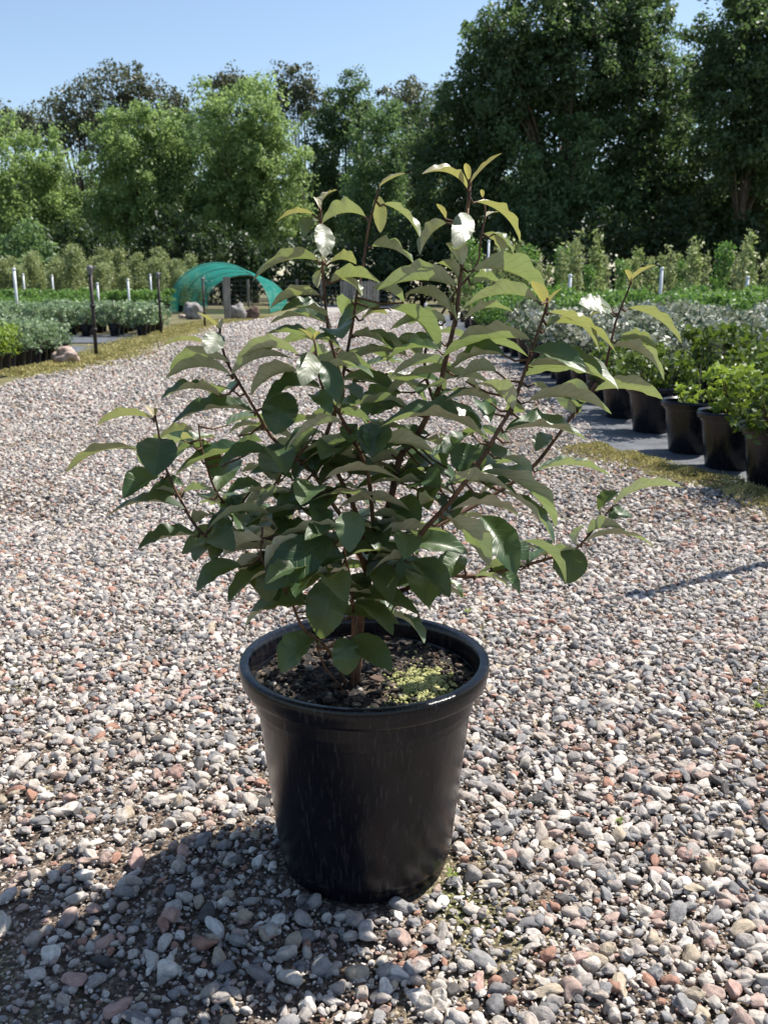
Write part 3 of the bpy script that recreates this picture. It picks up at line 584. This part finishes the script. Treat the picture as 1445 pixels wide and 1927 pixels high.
for top, bot, lab in [((163, 503), (182, 670), 'black steel sprinkler riser standing on weed mat just right of the pink boulder'), ((285, 515), (304, 630), 'black steel sprinkler riser at the end of the low leafy row, left of the tunnel'),
                      ((372, 524), (386, 615), 'black steel sprinkler riser standing in front of the teal tunnel')]:
    g = gnd(*bot); q = px_riser(top, bot, g.y); riser('sprinkler_riser', lab, 'sprinkler', BG, q['foot'], q['h'], .021, 'black_steel')
riser('sprinkler_riser', 'black sprinkler riser at the right gravel edge beside the nearest large pot', 'sprinkler', BG, (1.27, 2.62, 0), 1.03, .016, 'black_steel')
for top, bot, Y, lab in [((18, 506), (37, 617), 18.0, 'tallest white pipe at far left, standing at the end of the near left rows'), ((42, 516), (47, 549), 29, 'short white pipe just right of the tallest white pipe, among olive bushes'),
                         ((95, 518), (101, 549), 29, 'short white pipe among olive bushes, left of the first black riser'), ((178, 533), (188, 594), 23.6, 'white pipe directly behind the first black riser'),
                         ((240, 526), (245, 590), 23.6, 'white pipe in front of the clipped green hedge rows'), ((283, 517), (285, 550), 29, 'faint short white pipe behind the second black riser'),
                         ((918, 453), (917, 545), 24, 'tall white pipe behind the shrub top, left of the column plants'), ((800, 572), (801, 603), 20.4, 'short white pipe seen through the middle of the shrub'),
                         ((1245, 505), (1241, 562), 16.3, 'white pipe in front of the column plants, right of the shrub'), ((1074, 518), (1071, 555), 16.3, 'faint white pipe in front of the column plants, above the right shoots'),
                         ((1406, 522), (1404, 548), 16.3, 'short white pipe near the right edge among the column plants')]:
    a = at(*top, Y); c = at(*bot, Y); q = at(bot[0], bot[1], Y); riser('irrigation_pipe', lab, 'pipe', WG, (c.x, Y, 0), a.z, .027, 'white_pvc', False)

# ------------------------------------------------------------------ teal tunnel, post, boulders, far fence
def tunnel():
    Y = 28.6; c = at(413, 590, Y); root = empty('shade_tunnel', (c.x, Y, 0), 0); tag(root, 'teal shade cloth stretched over a low hoop tunnel beside the gravel path', 'tunnel')
    hw, h, L, sk = 1.56, 1.52, 7.4, -.22
    b = MB(); na, nl = 28, 10; vs = []; fs = []
    for k in range(nl + 1):
        f = k / nl
        for j in range(na + 1):
            t = PI * j / na; sag = .05 * math.sin(f * PI * 3) ** 2 * math.sin(t)
            vs.append((-hw * math.cos(t) + sk * f, L * f, max(.02, (h - sag) * math.sin(t) ** .9 * (1 - .18 * f))))
    for k in range(nl):
        for j in range(na): a = k * (na + 1) + j; fs.append((a, a + 1, a + na + 2, a + na + 1))
    b.add(vs, fs); b.build('shade_cloth', M['cloth'], root, True)
    for k in range(4):
        f = k / 3; b = MB(); b.tube([(-hw * math.cos(PI * j / 20) * .985 + sk * f, L * f + .01, (h * math.sin(PI * j / 20) ** .9 * (1 - .18 * f)) * .975) for j in range(21)], .010, 6); b.build('hoop', M['wire'], root, True)
tunnel()
def post(name, label, cat, top, bot, w, m='timber', group=None, d=None):
    g = gnd(*bot); a = at(top[0], top[1], g.y); root_loc = (g.x, g.y, 0); b = MB(); h = a.z; lean = a.x - g.x
    b.box((lean * .5, 0, h * .5 - .03), (w, w * .9, h + .06)); b.box((lean * .5, 0, h + .006), (w * .9, w * .8, .012))
    o = b.build(name, M[m]); o.location = root_loc; o.rotation_euler = (0, 0, .35); tag(o, label, cat, group); return o
post('timber_post', 'weathered square timber post standing in front of the teal tunnel', 'post', (424, 522), (431, 602), .15)
def boulder(label, m, px, base, rx, rz, seed):
    g = gnd(px, base); b = MB(); b.blob((0, 0, rz * .72), (rx, rx * .8, rz), seed, .5, 28, 18, 1.2); o = b.build('boulder', M[m], None, True); o.location = g; tag(o, label, 'boulder'); return o
boulder('rounded pink and beige boulder beside the small pots at left', 'rock_pink', 125, 684, .135, .10, 3)
boulder('squarish grey boulder left of the timber post, at the tunnel mouth', 'rock_grey', 366, 600, .22, .23, 5)
boulder('rounded pale grey boulder just right of the timber post', 'rock_grey', 449, 601, .21, .22, 8)
boulder('dark brown boulder, rightmost of the stones at the tunnel mouth', 'rock_brown', 474, 600, .19, .16, 12)
boulder('small flat pale stone lying left of the squarish grey boulder', 'rock_pink', 346, 598, .13, .05, 14)
def fence(name, label, p0, p1, npost, h):
    root = empty(name, (p0[0], p0[1], 0)); tag(root, label, 'fence'); dx, dy = p1[0] - p0[0], p1[1] - p0[1]; L = math.hypot(dx, dy); ang = math.atan2(dy, dx)
    for i in range(npost):
        f = i / (npost - 1); b = MB(); b.box((dx * f, dy * f, h * .5), (.09, .09, h + .1), ang); b.build('post', M['timber'], root)
    b = MB()
    for k in range(6): z = .12 + k * (h - .15) / 5; b.box((dx / 2, dy / 2 - .06, z), (L, .010, .012), ang)
    n = int(L / .22)
    for k in range(n): f = (k + .5) / n; b.box((dx * f, dy * f - .075, h * .5), (.008, .008, h - .1), ang)
    b.build('wire_mesh', M['wire'], root)
fence('wire_fence', 'low wire fence on timber posts across the far end of the gravel path', (-7.5, 38.2), (.4, 38.6), 9, 1.05)
def pallet(label, px, base, w, h, tilt=.12):
    g = gnd(px, base); root = empty('pallet', g, random.uniform(-.15, .15)); tag(root, label, 'pallet', 'pallets at the end of the path'); n = 6
    for i in range(n): b = MB(); b.box((-w / 2 + w * (i + .5) / n, 0, h / 2), (w / n * .74, .022, h)); b.build('board', M['timber'], root)
    for z in (.12, .5, .88): b = MB(); b.box((0, .045, h * z), (w, .06, .09)); b.build('bearer', M['timber'], root)
pallet('weathered timber pallet standing on edge, left of two at the path end', 656, 578, .68, 1.05)
pallet('weathered timber pallet standing on edge, right of two at the path end', 696, 581, .72, 1.0)

# ------------------------------------------------------------------ the potted shrub
PX, PY = -.026, 1.14
shrub = empty('potted_shrub', (PX, PY, 0)); tag(shrub, 'leafy shrub with glossy dark leaves in a large black pot on gravel', 'potted plant')
pot = bpy.data.objects.new('pot', pot_mesh('pot', 1.0, 128)); COL.objects.link(pot); pot.parent = shrub
sb = soil_disc(.148, .264, 64, 22, .008); so = sb.build('potting_mix', M['soil'], shrub, True)
def litter():
    """bark chips and crumbs lying on the potting mix"""
    b = MB()
    for i in range(900):
        a = random.uniform(0, 2 * PI); r = .143 * math.sqrt(random.random()); q = random.random() ** 3; L = .0016 + .007 * q
        b.blob((r * math.cos(a), r * math.sin(a), .266 + random.uniform(0, .004)), (L * random.uniform(.5, 1.4), L * random.uniform(.4, 1), L * .5), i, .6, 6, 4)
    return b
m_chip, nt, out, N, L_ = mat('bark_chips'); p_ = N('ShaderNodeBsdfPrincipled', i_Roughness=.85); g_ = N('ShaderNodeNewGeometry')
r_ = ramp(N, [(0, (.012, .010, .009)), (.45, (.045, .030, .022)), (.7, (.10, .06, .04)), (.86, (.16, .12, .09)), (.96, (.34, .30, .25))], 'CONSTANT'); L_(g_.outputs['Random Per Island'], r_.inputs[0]); L_(r_.outputs[0], p_.inputs['Base Color']); L_(p_.outputs[0], out.inputs[0])
litter().build('bark_chips', m_chip, so)
b = MB()
for i in range(900):
    a = random.gauss(0, 1); c_ = random.gauss(0, 1); x, y = .076 + a * .022, -.034 + c_ * .034
    if math.hypot(x, y) > .14: continue
    z = .267 + .008 * math.exp(-(a * a + c_ * c_) / 2); s = random.uniform(.0011, .0032); b.blob((x, y, z), (s, s, s * .8), i, .4, 6, 4)
b.build('moss', M['moss_pot'], so, True)

# stems: photo pixel polylines with depth offsets from the pot axis (metres, minus = nearer the camera), radius at base and tip
STEMS = [
    ('trunk', [(668, 1296, .03), (672, 1240, .02), (676, 1190, .01), (684, 1120, .0), (712, 1030, .0), (735, 940, .0), (754, 858, .0), (778, 830, .0), (818, 753, -.01), (838, 680, -.02), (858, 590, -.03), (870, 480, -.03), (882, 370, -.03), (886, 335, -.03)], .0085, .0018),
    ('branch', [(676, 1130, .0), (735, 1078, -.03), (766, 1042, -.06), (800, 995, -.09), (850, 940, -.12), (909, 859, -.13), (936, 812, -.13), (964, 763, -.12), (990, 690, -.11), (1010, 630, -.10), (1026, 583, -.10), (1030, 560, -.10)], .0062, .0018),
    ('branch', [(682, 1135, .0), (765, 1108, -.04), (810, 1080, -.05), (894, 1085, -.06), (970, 1068, -.05), (1030, 1052, -.03), (1078, 1036, -.02), (1110, 1004, -.01), (1150, 955, .0)], .0055, .0016),
    ('branch', [(735, 1040, .03), (830, 985, .08), (930, 930, .12), (1000, 880, .13), (1045, 825, .13), (1085, 770, .13), (1112, 735, .13), (1135, 700, .13), (1150, 640, .12), (1160, 600, .12), (1180, 550, .12), (1188, 525, .12)], .0058, .0016),
    ('branch', [(690, 1040, -.0), (668, 960, -.03), (640, 900, -.04), (612, 840, -.05), (628, 780, -.05), (646, 735, -.05), (634, 683, -.05), (618, 625, -.06), (610, 540, -.06), (606, 480, -.06), (604, 410, -.06), (603, 385, -.06)], .0052, .0016),
    ('branch', [(628, 785, -.03), (645, 735, .02), (645, 710, .03), (664, 606, .05), (672, 550, .05), (682, 505, .06), (693, 430, .06), (702, 395, .06), (712, 355, .06)], .0040, .0016),
    ('branch', [(705, 1040, -.01), (694, 900, -.05), (668, 835, -.08), (643, 787, -.10), (610, 735, -.12), (599, 698, -.12), (594, 655, -.12), (590, 638, -.12)], .0045, .0015),
    ('branch', [(690, 1080, -.01), (660, 1000, -.05), (620, 940, -.07), (583, 880, -.08), (549, 858, -.09), (510, 820, -.09), (475, 762, -.10), (445, 712, -.10), (427, 680, -.10), (415, 640, -.10), (414, 618, -.10)], .0048, .0015),
    ('branch', [(690, 1060, -.01), (640, 1012, -.06), (570, 1004, -.09), (500, 1014, -.11), (440, 1022, -.12), (398, 1018, -.12), (365, 985, -.12), (345, 950, -.11), (325, 910, -.10), (306, 862, -.10), (298, 810, -.10), (292, 782, -.10)], .0048, .0015),
    ('branch', [(660, 1015, -.02), (560, 1005, .02), (500, 1000, .03), (455, 985, .03), (428, 955, .03), (402, 915, .02), (388, 870, .02), (378, 835, .02), (374, 797, .02)], .0040, .0014),
    ('branch', [(655, 1300, .02), (640, 1262, -.01), (612, 1216, -.06), (572, 1184, -.09), (549, 1134, -.11), (536, 1104, -.12), (560, 1086, -.13), (592, 1062, -.14), (635, 1020, -.15)], .0040, .0016),
    ('branch', [(662, 1298, .02), (664, 1230, -.02), (664, 1140, -.06), (657, 1080, -.11), (648, 1035, -.14), (655, 985, -.15), (662, 960, -.15)], .0042, .0016),
    ('branch', [(818, 760, .05), (800, 700, .08), (806, 640, .09), (850, 560, .10), (896, 500, .11), (904, 450, .11), (913, 402, .11), (909, 375, .11)], .0034, .0014),
    ('branch', [(650, 1305, .02), (632, 1282, -.02), (612, 1256, -.06), (598, 1222, -.08)], .0026, .0014),
    ('branch', [(575, 1002, -.09), (535, 1060, -.13), (505, 1068, -.15), (492, 1045, -.15), (492, 1010, -.15)], .0030, .0014),
]
YB = PY - .05
S3 = []
for kind, pts, r0, r1 in STEMS:
    P3 = [at(x, y, YB + d) for x, y, d in pts]; Q = []; X = []
    for i in range(len(P3) - 1):                       # Catmull-Rom so shoots bend smoothly
        p0, p1, p2, p3 = P3[max(i - 1, 0)], P3[i], P3[i + 1], P3[min(i + 2, len(P3) - 1)]
        for k in range(5):
            t = k / 5; Q.append(.5 * ((2 * p1) + (p2 - p0) * t + (2 * p0 - 5 * p1 + 4 * p2 - p3) * t * t + (3 * p1 - p0 - 3 * p2 + p3) * t ** 3))
            X.append((pts[i][0] + (pts[i + 1][0] - pts[i][0]) * t, pts[i][1] + (pts[i + 1][1] - pts[i][1]) * t, pts[i][2] + (pts[i + 1][2] - pts[i][2]) * t))
    Q.append(P3[-1]); X.append(pts[-1]); S3.append((kind, Q, X, r0, r1))
SM = [MB() for _ in STEMS]
for i, (kind, Q, X, r0, r1) in enumerate(S3):
    n = len(Q); rad = [(r0 + (r1 - r0) * (j / (n - 1)) ** .7) * (.66 if i else .85) for j in range(n)]
    rad = [r * (1 + .16 * max(0, math.sin(j * 1.9)) ** 6) for j, r in enumerate(rad)]
    SM[i].tube([q - Vector((PX, PY, 0)) for q in Q], rad, 8)
# leaves: base px, tip px, width px, roll (+ top faces camera, - underside faces camera, 'h' turned to the sun glint), youth 0-1, stem index or None
H = 'h'
LV = [
 (885,345,942,287,24,-15,.9,0),(882,340,876,306,11,-10,1,0),(879,355,795,325,44,8,.8,0),(896,380,980,452,56,6,.7,0),(880,402,856,464,42,H,.15,0),(840,420,789,478,58,-50,.35,0),
 (722,384,795,455,42,-42,.3,5),(838,412,822,383,13,-20,1,0),(713,352,762,325,22,10,.8,5),(711,368,716,437,24,-40,.6,5),(700,464,784,500,62,-42,.1,5),(908,372,906,356,7,0,1,12),(913,408,936,398,16,0,.7,12),
 (908,440,948,482,32,-40,.4,12),(930,440,968,482,36,22,.1,12),(890,508,1032,562,82,-52,.1,0),(862,522,824,494,46,-40,.3,0),(868,500,846,455,36,-30,.1,0),(857,540,708,543,82,-34,.05,0),(1010,566,870,576,68,-32,.05,1),
 (890,535,950,535,52,-30,.05,12),(875,602,965,585,48,-30,.05,12),(998,640,832,668,92,-38,.05,1),(730,580,830,656,62,-45,.05,5),(848,588,762,552,52,-45,.1,0),(860,605,822,570,46,-45,.1,0),(760,570,702,540,52,-40,.1,5),(682,602,728,590,32,-55,.5,5),
 (590,404,521,415,34,-2,.85,4),(601,392,590,370,15,-10,1,4),(603,388,633,357,30,-25,.9,4),(688,408,606,418,60,-34,.2,5),(600,415,572,446,38,22,.15,4),(607,422,611,482,40,H,.15,4),(605,492,588,450,26,-40,.5,4),(612,490,632,446,32,-40,.5,4),
 (598,490,474,526,66,-30,.1,4),(622,494,670,496,46,-35,.4,4),(622,532,716,530,60,-38,.15,4),(640,525,682,556,42,-45,.2,4),(604,508,597,542,22,-40,.3,4),(602,556,508,578,56,-28,.35,4),(618,600,530,583,62,6,.0,4),(716,575,632,624,62,14,.0,5),
 (664,634,744,662,56,-30,.1,5),(590,642,500,627,48,0,.05,6),(592,640,640,652,36,12,.0,6),(590,642,562,617,17,-15,.9,6),(592,638,603,622,9,0,1,6),
 (1027,578,1002,527,24,-15,1,1),(1030,575,1056,542,15,-15,1,1),(1033,588,1130,660,62,-8,.5,1),(1033,608,1160,660,54,-45,.45,1),(1024,620,1052,598,22,50,.2,1),(1186,530,1177,506,10,0,1,3),(1187,528,1233,497,22,-10,.9,3),
 (1150,580,1090,570,54,H,.1,3),(1150,590,1108,596,36,-30,.3,3),(1182,580,1284,644,50,-36,.35,3),(1162,640,1236,655,58,-28,.2,3),(1150,652,1251,714,62,-38,.15,3),(993,690,1164,728,88,4,.0,1),(1118,736,1247,748,54,-38,.15,3),
 (1080,778,1084,712,64,-20,.05,3),(1088,772,1120,742,32,14,.0,3),(1080,782,1062,748,30,34,.0,3),(1003,722,1034,752,26,-50,.5,1),(950,812,1104,824,80,2,.0,1),(1010,886,1147,891,68,-12,.0,3),(1032,818,1008,848,32,20,.0,3),
 (725,703,807,763,62,0,.0,None),(755,738,679,786,62,34,.0,None),(755,764,697,780,36,20,.0,None),(920,832,712,800,104,2,.0,1),(808,818,728,838,42,25,.0,None),(715,798,701,860,64,34,.0,None),(878,900,870,832,64,14,.0,1),
 (926,760,838,752,52,-8,.05,1),(965,772,893,722,56,-22,.05,1),(948,668,846,696,80,12,.0,1),(934,700,858,714,52,-35,.1,1),(876,718,902,738,26,-50,.6,1),(670,632,766,669,56,-10,.05,5),(648,692,768,668,52,-8,.05,5),(790,672,742,638,42,-30,.1,12),
 (838,932,670,915,78,2,.0,0),(862,908,798,884,36,30,.0,0),(842,882,846,828,32,20,.0,0),(846,962,976,966,74,-4,.0,1),(900,888,1048,988,98,-2,.0,1),(945,925,1046,1022,58,-20,.0,1),(838,972,922,1062,64,-52,.0,1),(905,972,972,1078,62,42,.0,2),
 (960,1018,992,1054,42,50,.0,2),(1078,1030,1068,1098,66,46,.0,2),(984,1018,1066,1096,46,-40,.0,2),(920,1074,979,1116,46,30,.0,2),(892,1084,962,1106,32,-30,.05,2),(1104,1004,1170,992,48,-42,.05,2),(1145,978,1187,968,36,22,.0,2),(1128,965,1162,926,44,22,.0,2),
 (1152,952,1284,914,48,-32,.1,2),(1095,1022,1233,1026,44,-18,.05,2),(1086,1026,1102,986,32,10,.0,2),(758,1028,690,1078,44,36,.0,0),(744,944,788,984,52,42,.0,0),(785,1012,680,972,60,-35,.0,0),(772,1002,690,1002,44,-32,.0,0),
 (806,1068,738,1102,58,42,.0,2),(872,1048,828,1088,52,42,.05,2),(798,1088,828,1122,46,40,.0,2),(834,1092,870,1124,28,-20,.0,2),(940,862,1000,905,40,-25,.0,1),(905,930,960,905,36,15,.0,1),
 (288,788,184,797,46,-18,.35,8),(290,786,273,762,13,-15,1,8),(293,784,294,766,6,0,1,8),(303,826,290,894,68,44,.0,8),(272,852,124,886,56,-18,.25,8),(300,826,364,808,38,-30,.4,8),(342,828,366,826,24,-40,.6,9),(305,898,232,936,58,28,.0,8),
 (330,932,280,928,46,44,.0,8),(342,930,286,942,38,-30,.1,8),(346,926,412,930,42,-25,.05,8),(346,916,300,910,26,20,.0,8),(414,746,304,748,66,-4,.0,7),(478,776,324,793,72,8,.0,7),(434,706,312,709,48,-34,.15,7),(432,682,320,696,66,-24,.1,7),
 (390,648,302,651,34,-28,.4,7),(412,626,391,664,42,H,.1,7),(414,622,372,587,20,-10,.9,7),(415,620,418,598,9,0,1,7),(476,850,327,893,72,2,.0,9),(402,898,405,848,32,22,.0,9),(562,668,444,673,56,-32,.1,6),(436,706,550,672,48,-24,.1,7),
 (587,664,570,724,46,H,.1,6),(563,700,471,742,74,-30,.05,6),(608,733,498,754,64,12,.0,6),(542,738,516,817,70,62,.0,7),(606,790,522,813,42,-18,.0,7),(606,680,638,758,42,50,.0,6),(588,744,624,777,36,30,.0,6),(664,722,686,720,20,0,.0,5),
 (634,770,668,772,38,20,.05,6),(640,768,668,758,26,30,.0,6),(672,798,658,834,44,14,.0,6),(690,798,706,852,40,14,.0,6),(680,830,589,896,70,28,.0,6),(604,812,552,852,56,-44,.0,4),(592,828,590,884,42,-44,.0,4),(526,834,510,902,60,48,.1,7),
 (506,850,410,877,52,20,.0,7),(444,848,492,830,46,-28,.0,9),(492,805,428,817,48,-8,.0,7),(552,904,470,890,48,14,.0,7),(494,918,427,926,46,10,.0,9),(548,924,484,958,46,-24,.0,7),(502,928,487,952,34,14,.0,7),(592,924,543,942,46,30,.05,7),
 (602,944,513,997,70,30,.0,7),(470,928,443,978,46,-30,.0,9),(418,944,457,988,42,42,.0,9),(456,1066,369,1112,58,24,.0,14),(436,1008,399,1057,46,30,.0,8),(496,1018,419,1046,66,-38,.0,14),(494,992,468,1022,40,-40,.0,14),(490,1046,454,1078,42,-40,.0,14),
 (626,1014,498,1108,88,52,.0,10),(500,1072,572,1008,56,-42,.0,14),(592,1010,509,1012,60,8,.0,8),(512,1064,502,1134,48,50,.05,14),(642,1078,602,1202,88,62,.0,11),(536,1138,461,1178,38,-34,.0,10),(550,1116,582,1168,54,-48,.0,10),
 (596,1196,527,1264,64,44,.0,13),(640,1200,655,1270,60,46,.0,13),(664,1198,737,1260,58,46,.0,13),(602,1214,588,1202,14,20,.6,13),(660,962,658,1038,56,52,.08,11),(692,1078,674,1134,62,40,.0,0),(650,1050,598,1066,46,28,.0,11),
 (682,1134,738,1182,44,-28,.0,0),(708,1148,748,1152,40,15,.0,0),(764,1108,810,1148,28,-20,.05,2),(370,1008,259,1031,58,4,.0,8),(366,986,402,968,38,-28,.1,8),(402,984,433,1012,42,30,.0,8),
]
LMs = [([], [], []) for _ in STEMS]
def leaf(si, B, T, Wd, Nn, youth, rnd, arch, fold, wave, ph):
    ax = T - B; L = ax.length; ax = ax / L; Nn = (Nn - ax * Nn.dot(ax)).normalized(); sd = ax.cross(Nn)
    vs, fs, cs = LMs[si]; b = len(vs); na, nu = 22, 10
    curl = random.uniform(.0, .14); tw = random.uniform(-.25, .25)
    for i in range(na + 1):
        s = i / na; w = (math.sin(PI * s ** .95) ** .64) * (1 - .40 * max(0, s - .72)) * Wd * .46 if 0 < s < 1 else 0
        w = max(w, .0006); c = B + ax * (L * s) + Nn * (L * arch * (4 * s * (1 - s)) - L * .03 * s * s)
        fa = fold * (1 - .35 * s); a2 = tw * (s - .3); S2 = sd * math.cos(a2) + Nn * math.sin(a2); N2 = Nn * math.cos(a2) - sd * math.sin(a2)
        for j in range(nu + 1):
            u = j / nu * 2 - 1; au = math.sqrt(u * u + .05) - .2236
            wv = wave * (math.sin(s * 21 + ph + (1.6 if u > 0 else 0)) + .35 * math.sin(s * 37 + ph * 2.3 + u)) * abs(u) ** 2 * (math.sin(PI * s) ** .6)
            serr = 1 + .03 * math.sin(s * 60 + ph) * (abs(u) > .9)
            p = c + S2 * (u * w * math.cos(fa) * serr) + N2 * (w * (au * math.sin(fa) - curl * u * u * .55 + wv))
            vs.append(p - Vector((PX, PY, 0))); cs.append((rnd, youth, abs(u), s))
    for i in range(na):
        for j in range(nu): q = b + i * (nu + 1) + j; fs.append((q, q + 1, q + nu + 2, q + nu + 1))
HV = (SUN + Vector((0, -1, .08)).normalized()).normalized()
def add_leaf(bx, by, tx, ty, w, roll, youth, si, rng_tip=None):
    best = None
    if roll != H: roll = roll * (.38 if by < 660 else .75) if roll < 0 else (roll + 3 if roll < 25 else roll * .9)
    for i, (kind, Q, X, r0, r1) in enumerate(S3):
        if si is not None and i != si: continue
        for q, x in zip(Q, X):
            d = math.hypot(x[0] - bx, x[1] - by)
            if best is None or d < best[0]: best = (d, i, q, x)
    d, i, q, x = best; dep = YB + x[2] + random.uniform(-.012, .012); Lpx = math.hypot(tx - bx, ty - by)
    toward = random.uniform(-.030, .022) if rng_tip is None else rng_tip
    if roll == H or (roll != H and roll > 25): toward -= .35 * Lpx / 1500
    if roll == H:                                     # lean the blade until it lies square to the glint direction
        b0 = at(bx, by, dep); t0 = at(tx, ty, dep); toward = max(-.07, min(.07, -(HV.x * (t0.x - b0.x) + HV.z * (t0.z - b0.z)) / HV.y))
    B = at(bx, by, dep); T = at(tx, ty, dep + toward); ax = (T - B).normalized(); z = Vector((0, 0, 1)); c = (Vector((0, 0, CAM_H)) - B).normalized()
    zp = z - ax * z.dot(ax); cp = c - ax * c.dot(ax)
    if roll == H: Nn = HV - ax * HV.dot(ax)
    else: r = math.radians(roll); Nn = zp.normalized() * math.cos(r) + cp.normalized() * math.sin(r)
    sc = dep / FPX * 1.0; small = w < 25
    leaf(i, B, T, w * sc * (1.05 if roll == H else 1.12 if roll > 40 else 1.36), Nn, youth, random.random(), random.uniform(.09, .17) * (.4 if small or roll == H else 1), math.radians(random.uniform(4, 12) if roll == H else random.uniform(10, 22) if roll > 40 else random.uniform(32, 47)), (.05 if small else random.uniform(.05, .11)), random.uniform(0, 6))
    if d > 2:
        m_ = q.lerp(B, .55) - Vector((0, 0, .004)); o_ = Vector((PX, PY, 0)); SM[i].tube([q - o_, m_ - o_, B - o_, B.lerp(T, .06) - o_], [.0016, .0013, .0011, .0006], 6)
for l in LV: add_leaf(*l)
# leaves at the remaining nodes of each shoot, then inner leaves that fill the shrub's volume
O3 = Vector((PX, PY, 0))
def free_leaf(i, q, B, face, ln):
    w0 = B - Vector((.05, 1.106, .275))                # keep a sunlit gap above the moss
    if w0.z > 0 and (w0 - SUN * w0.dot(SUN)).length < .075: return
    a = random.uniform(0, 2 * PI); d3 = Vector((math.cos(a), math.sin(a) * .8, random.uniform(-.26, .12))).normalized(); T = B + d3 * ln
    Nn = Vector((random.uniform(-.4, .4), -random.uniform(-.2, .7) if face else random.uniform(.1, .6), random.uniform(.6, 1)))
    leaf(i, B, T, ln * random.uniform(.50, .62), Nn, random.uniform(0, .06), random.random(), random.uniform(.08, .15), math.radians(random.uniform(26, 45)), random.uniform(.05, .11), random.uniform(0, 6))
    SM[i].tube([q - O3, q.lerp(B, .5) - O3 - Vector((0, 0, .004)), B - O3, B.lerp(T, .05) - O3], [.0015, .0012, .001, .0006], 5)
taken = [(l[0], l[1]) for l in LV]
for i, (kind, Q, X, r0, r1) in enumerate(S3):
    for k in range(8, len(Q) - 4, 2):
        x = X[k]
        if x[1] > 1100 or x[1] < 560: continue
        if min(math.hypot(x[0] - a, x[1] - b) for a, b in taken) < 24: continue
        taken.append((x[0], x[1])); az = random.uniform(0, 2 * PI)
        free_leaf(i, Q[k], Q[k] + Vector((math.cos(az), math.sin(az), .2)) * .012, random.random() < .4, random.uniform(.062, .088))
fill = [(540, 840, 880, 1080, 52, -.07, .20), (440, 820, 640, 1010, 18, -.06, .14), (620, 680, 900, 900, 22, -.02, .22), (860, 700, 1000, 1010, 10, -.03, .2), (560, 560, 860, 700, 8, .06, .18), (320, 800, 480, 1000, 9, -.03, .12), (450, 980, 620, 1080, 12, -.02, .1), (570, 1060, 800, 1175, 28, -.06, .08)]
for x0, y0, x1, y1, n, d0, d1 in fill:
    for _ in range(n):
        bx, by = random.uniform(x0, x1), random.uniform(y0, y1); best = None
        for i, (kind, Q, X, r0, r1) in enumerate(S3):
            for q, x in zip(Q[4:], X[4:]):
                dd = math.hypot(x[0] - bx, x[1] - by)
                if best is None or dd < best[0]: best = (dd, i, q, x)
        dd, i, q, x = best
        if dd > 60: continue
        B = at(bx, by, YB + x[2] + d0 + random.random() * (d1 - d0))
        if (B - q).length > .13: B = q + (B - q) * .13 / (B - q).length
        free_leaf(i, q, B, random.random() < .32, random.uniform(.062, .090))
for i, (kind, *_) in enumerate(S3):
    br = SM[i].build(kind, M['twig'], shrub, True)
    vs, fs, cs = LMs[i]
    if not fs: continue
    me = bpy.data.meshes.new('leaves'); me.from_pydata([tuple(v) for v in vs], [], fs); a = me.attributes.new('tint', 'FLOAT_COLOR', 'POINT'); a.data.foreach_set('color', np.array(cs, np.float32).reshape(-1))
    me.polygons.foreach_set('use_smooth', [True] * len(fs)); me.materials.append(M['leaf']); me.update(); o = bpy.data.objects.new('leaves', me); COL.objects.link(o); o.parent = br
print('pebbles', NPEB, 'objects', len(bpy.data.objects))
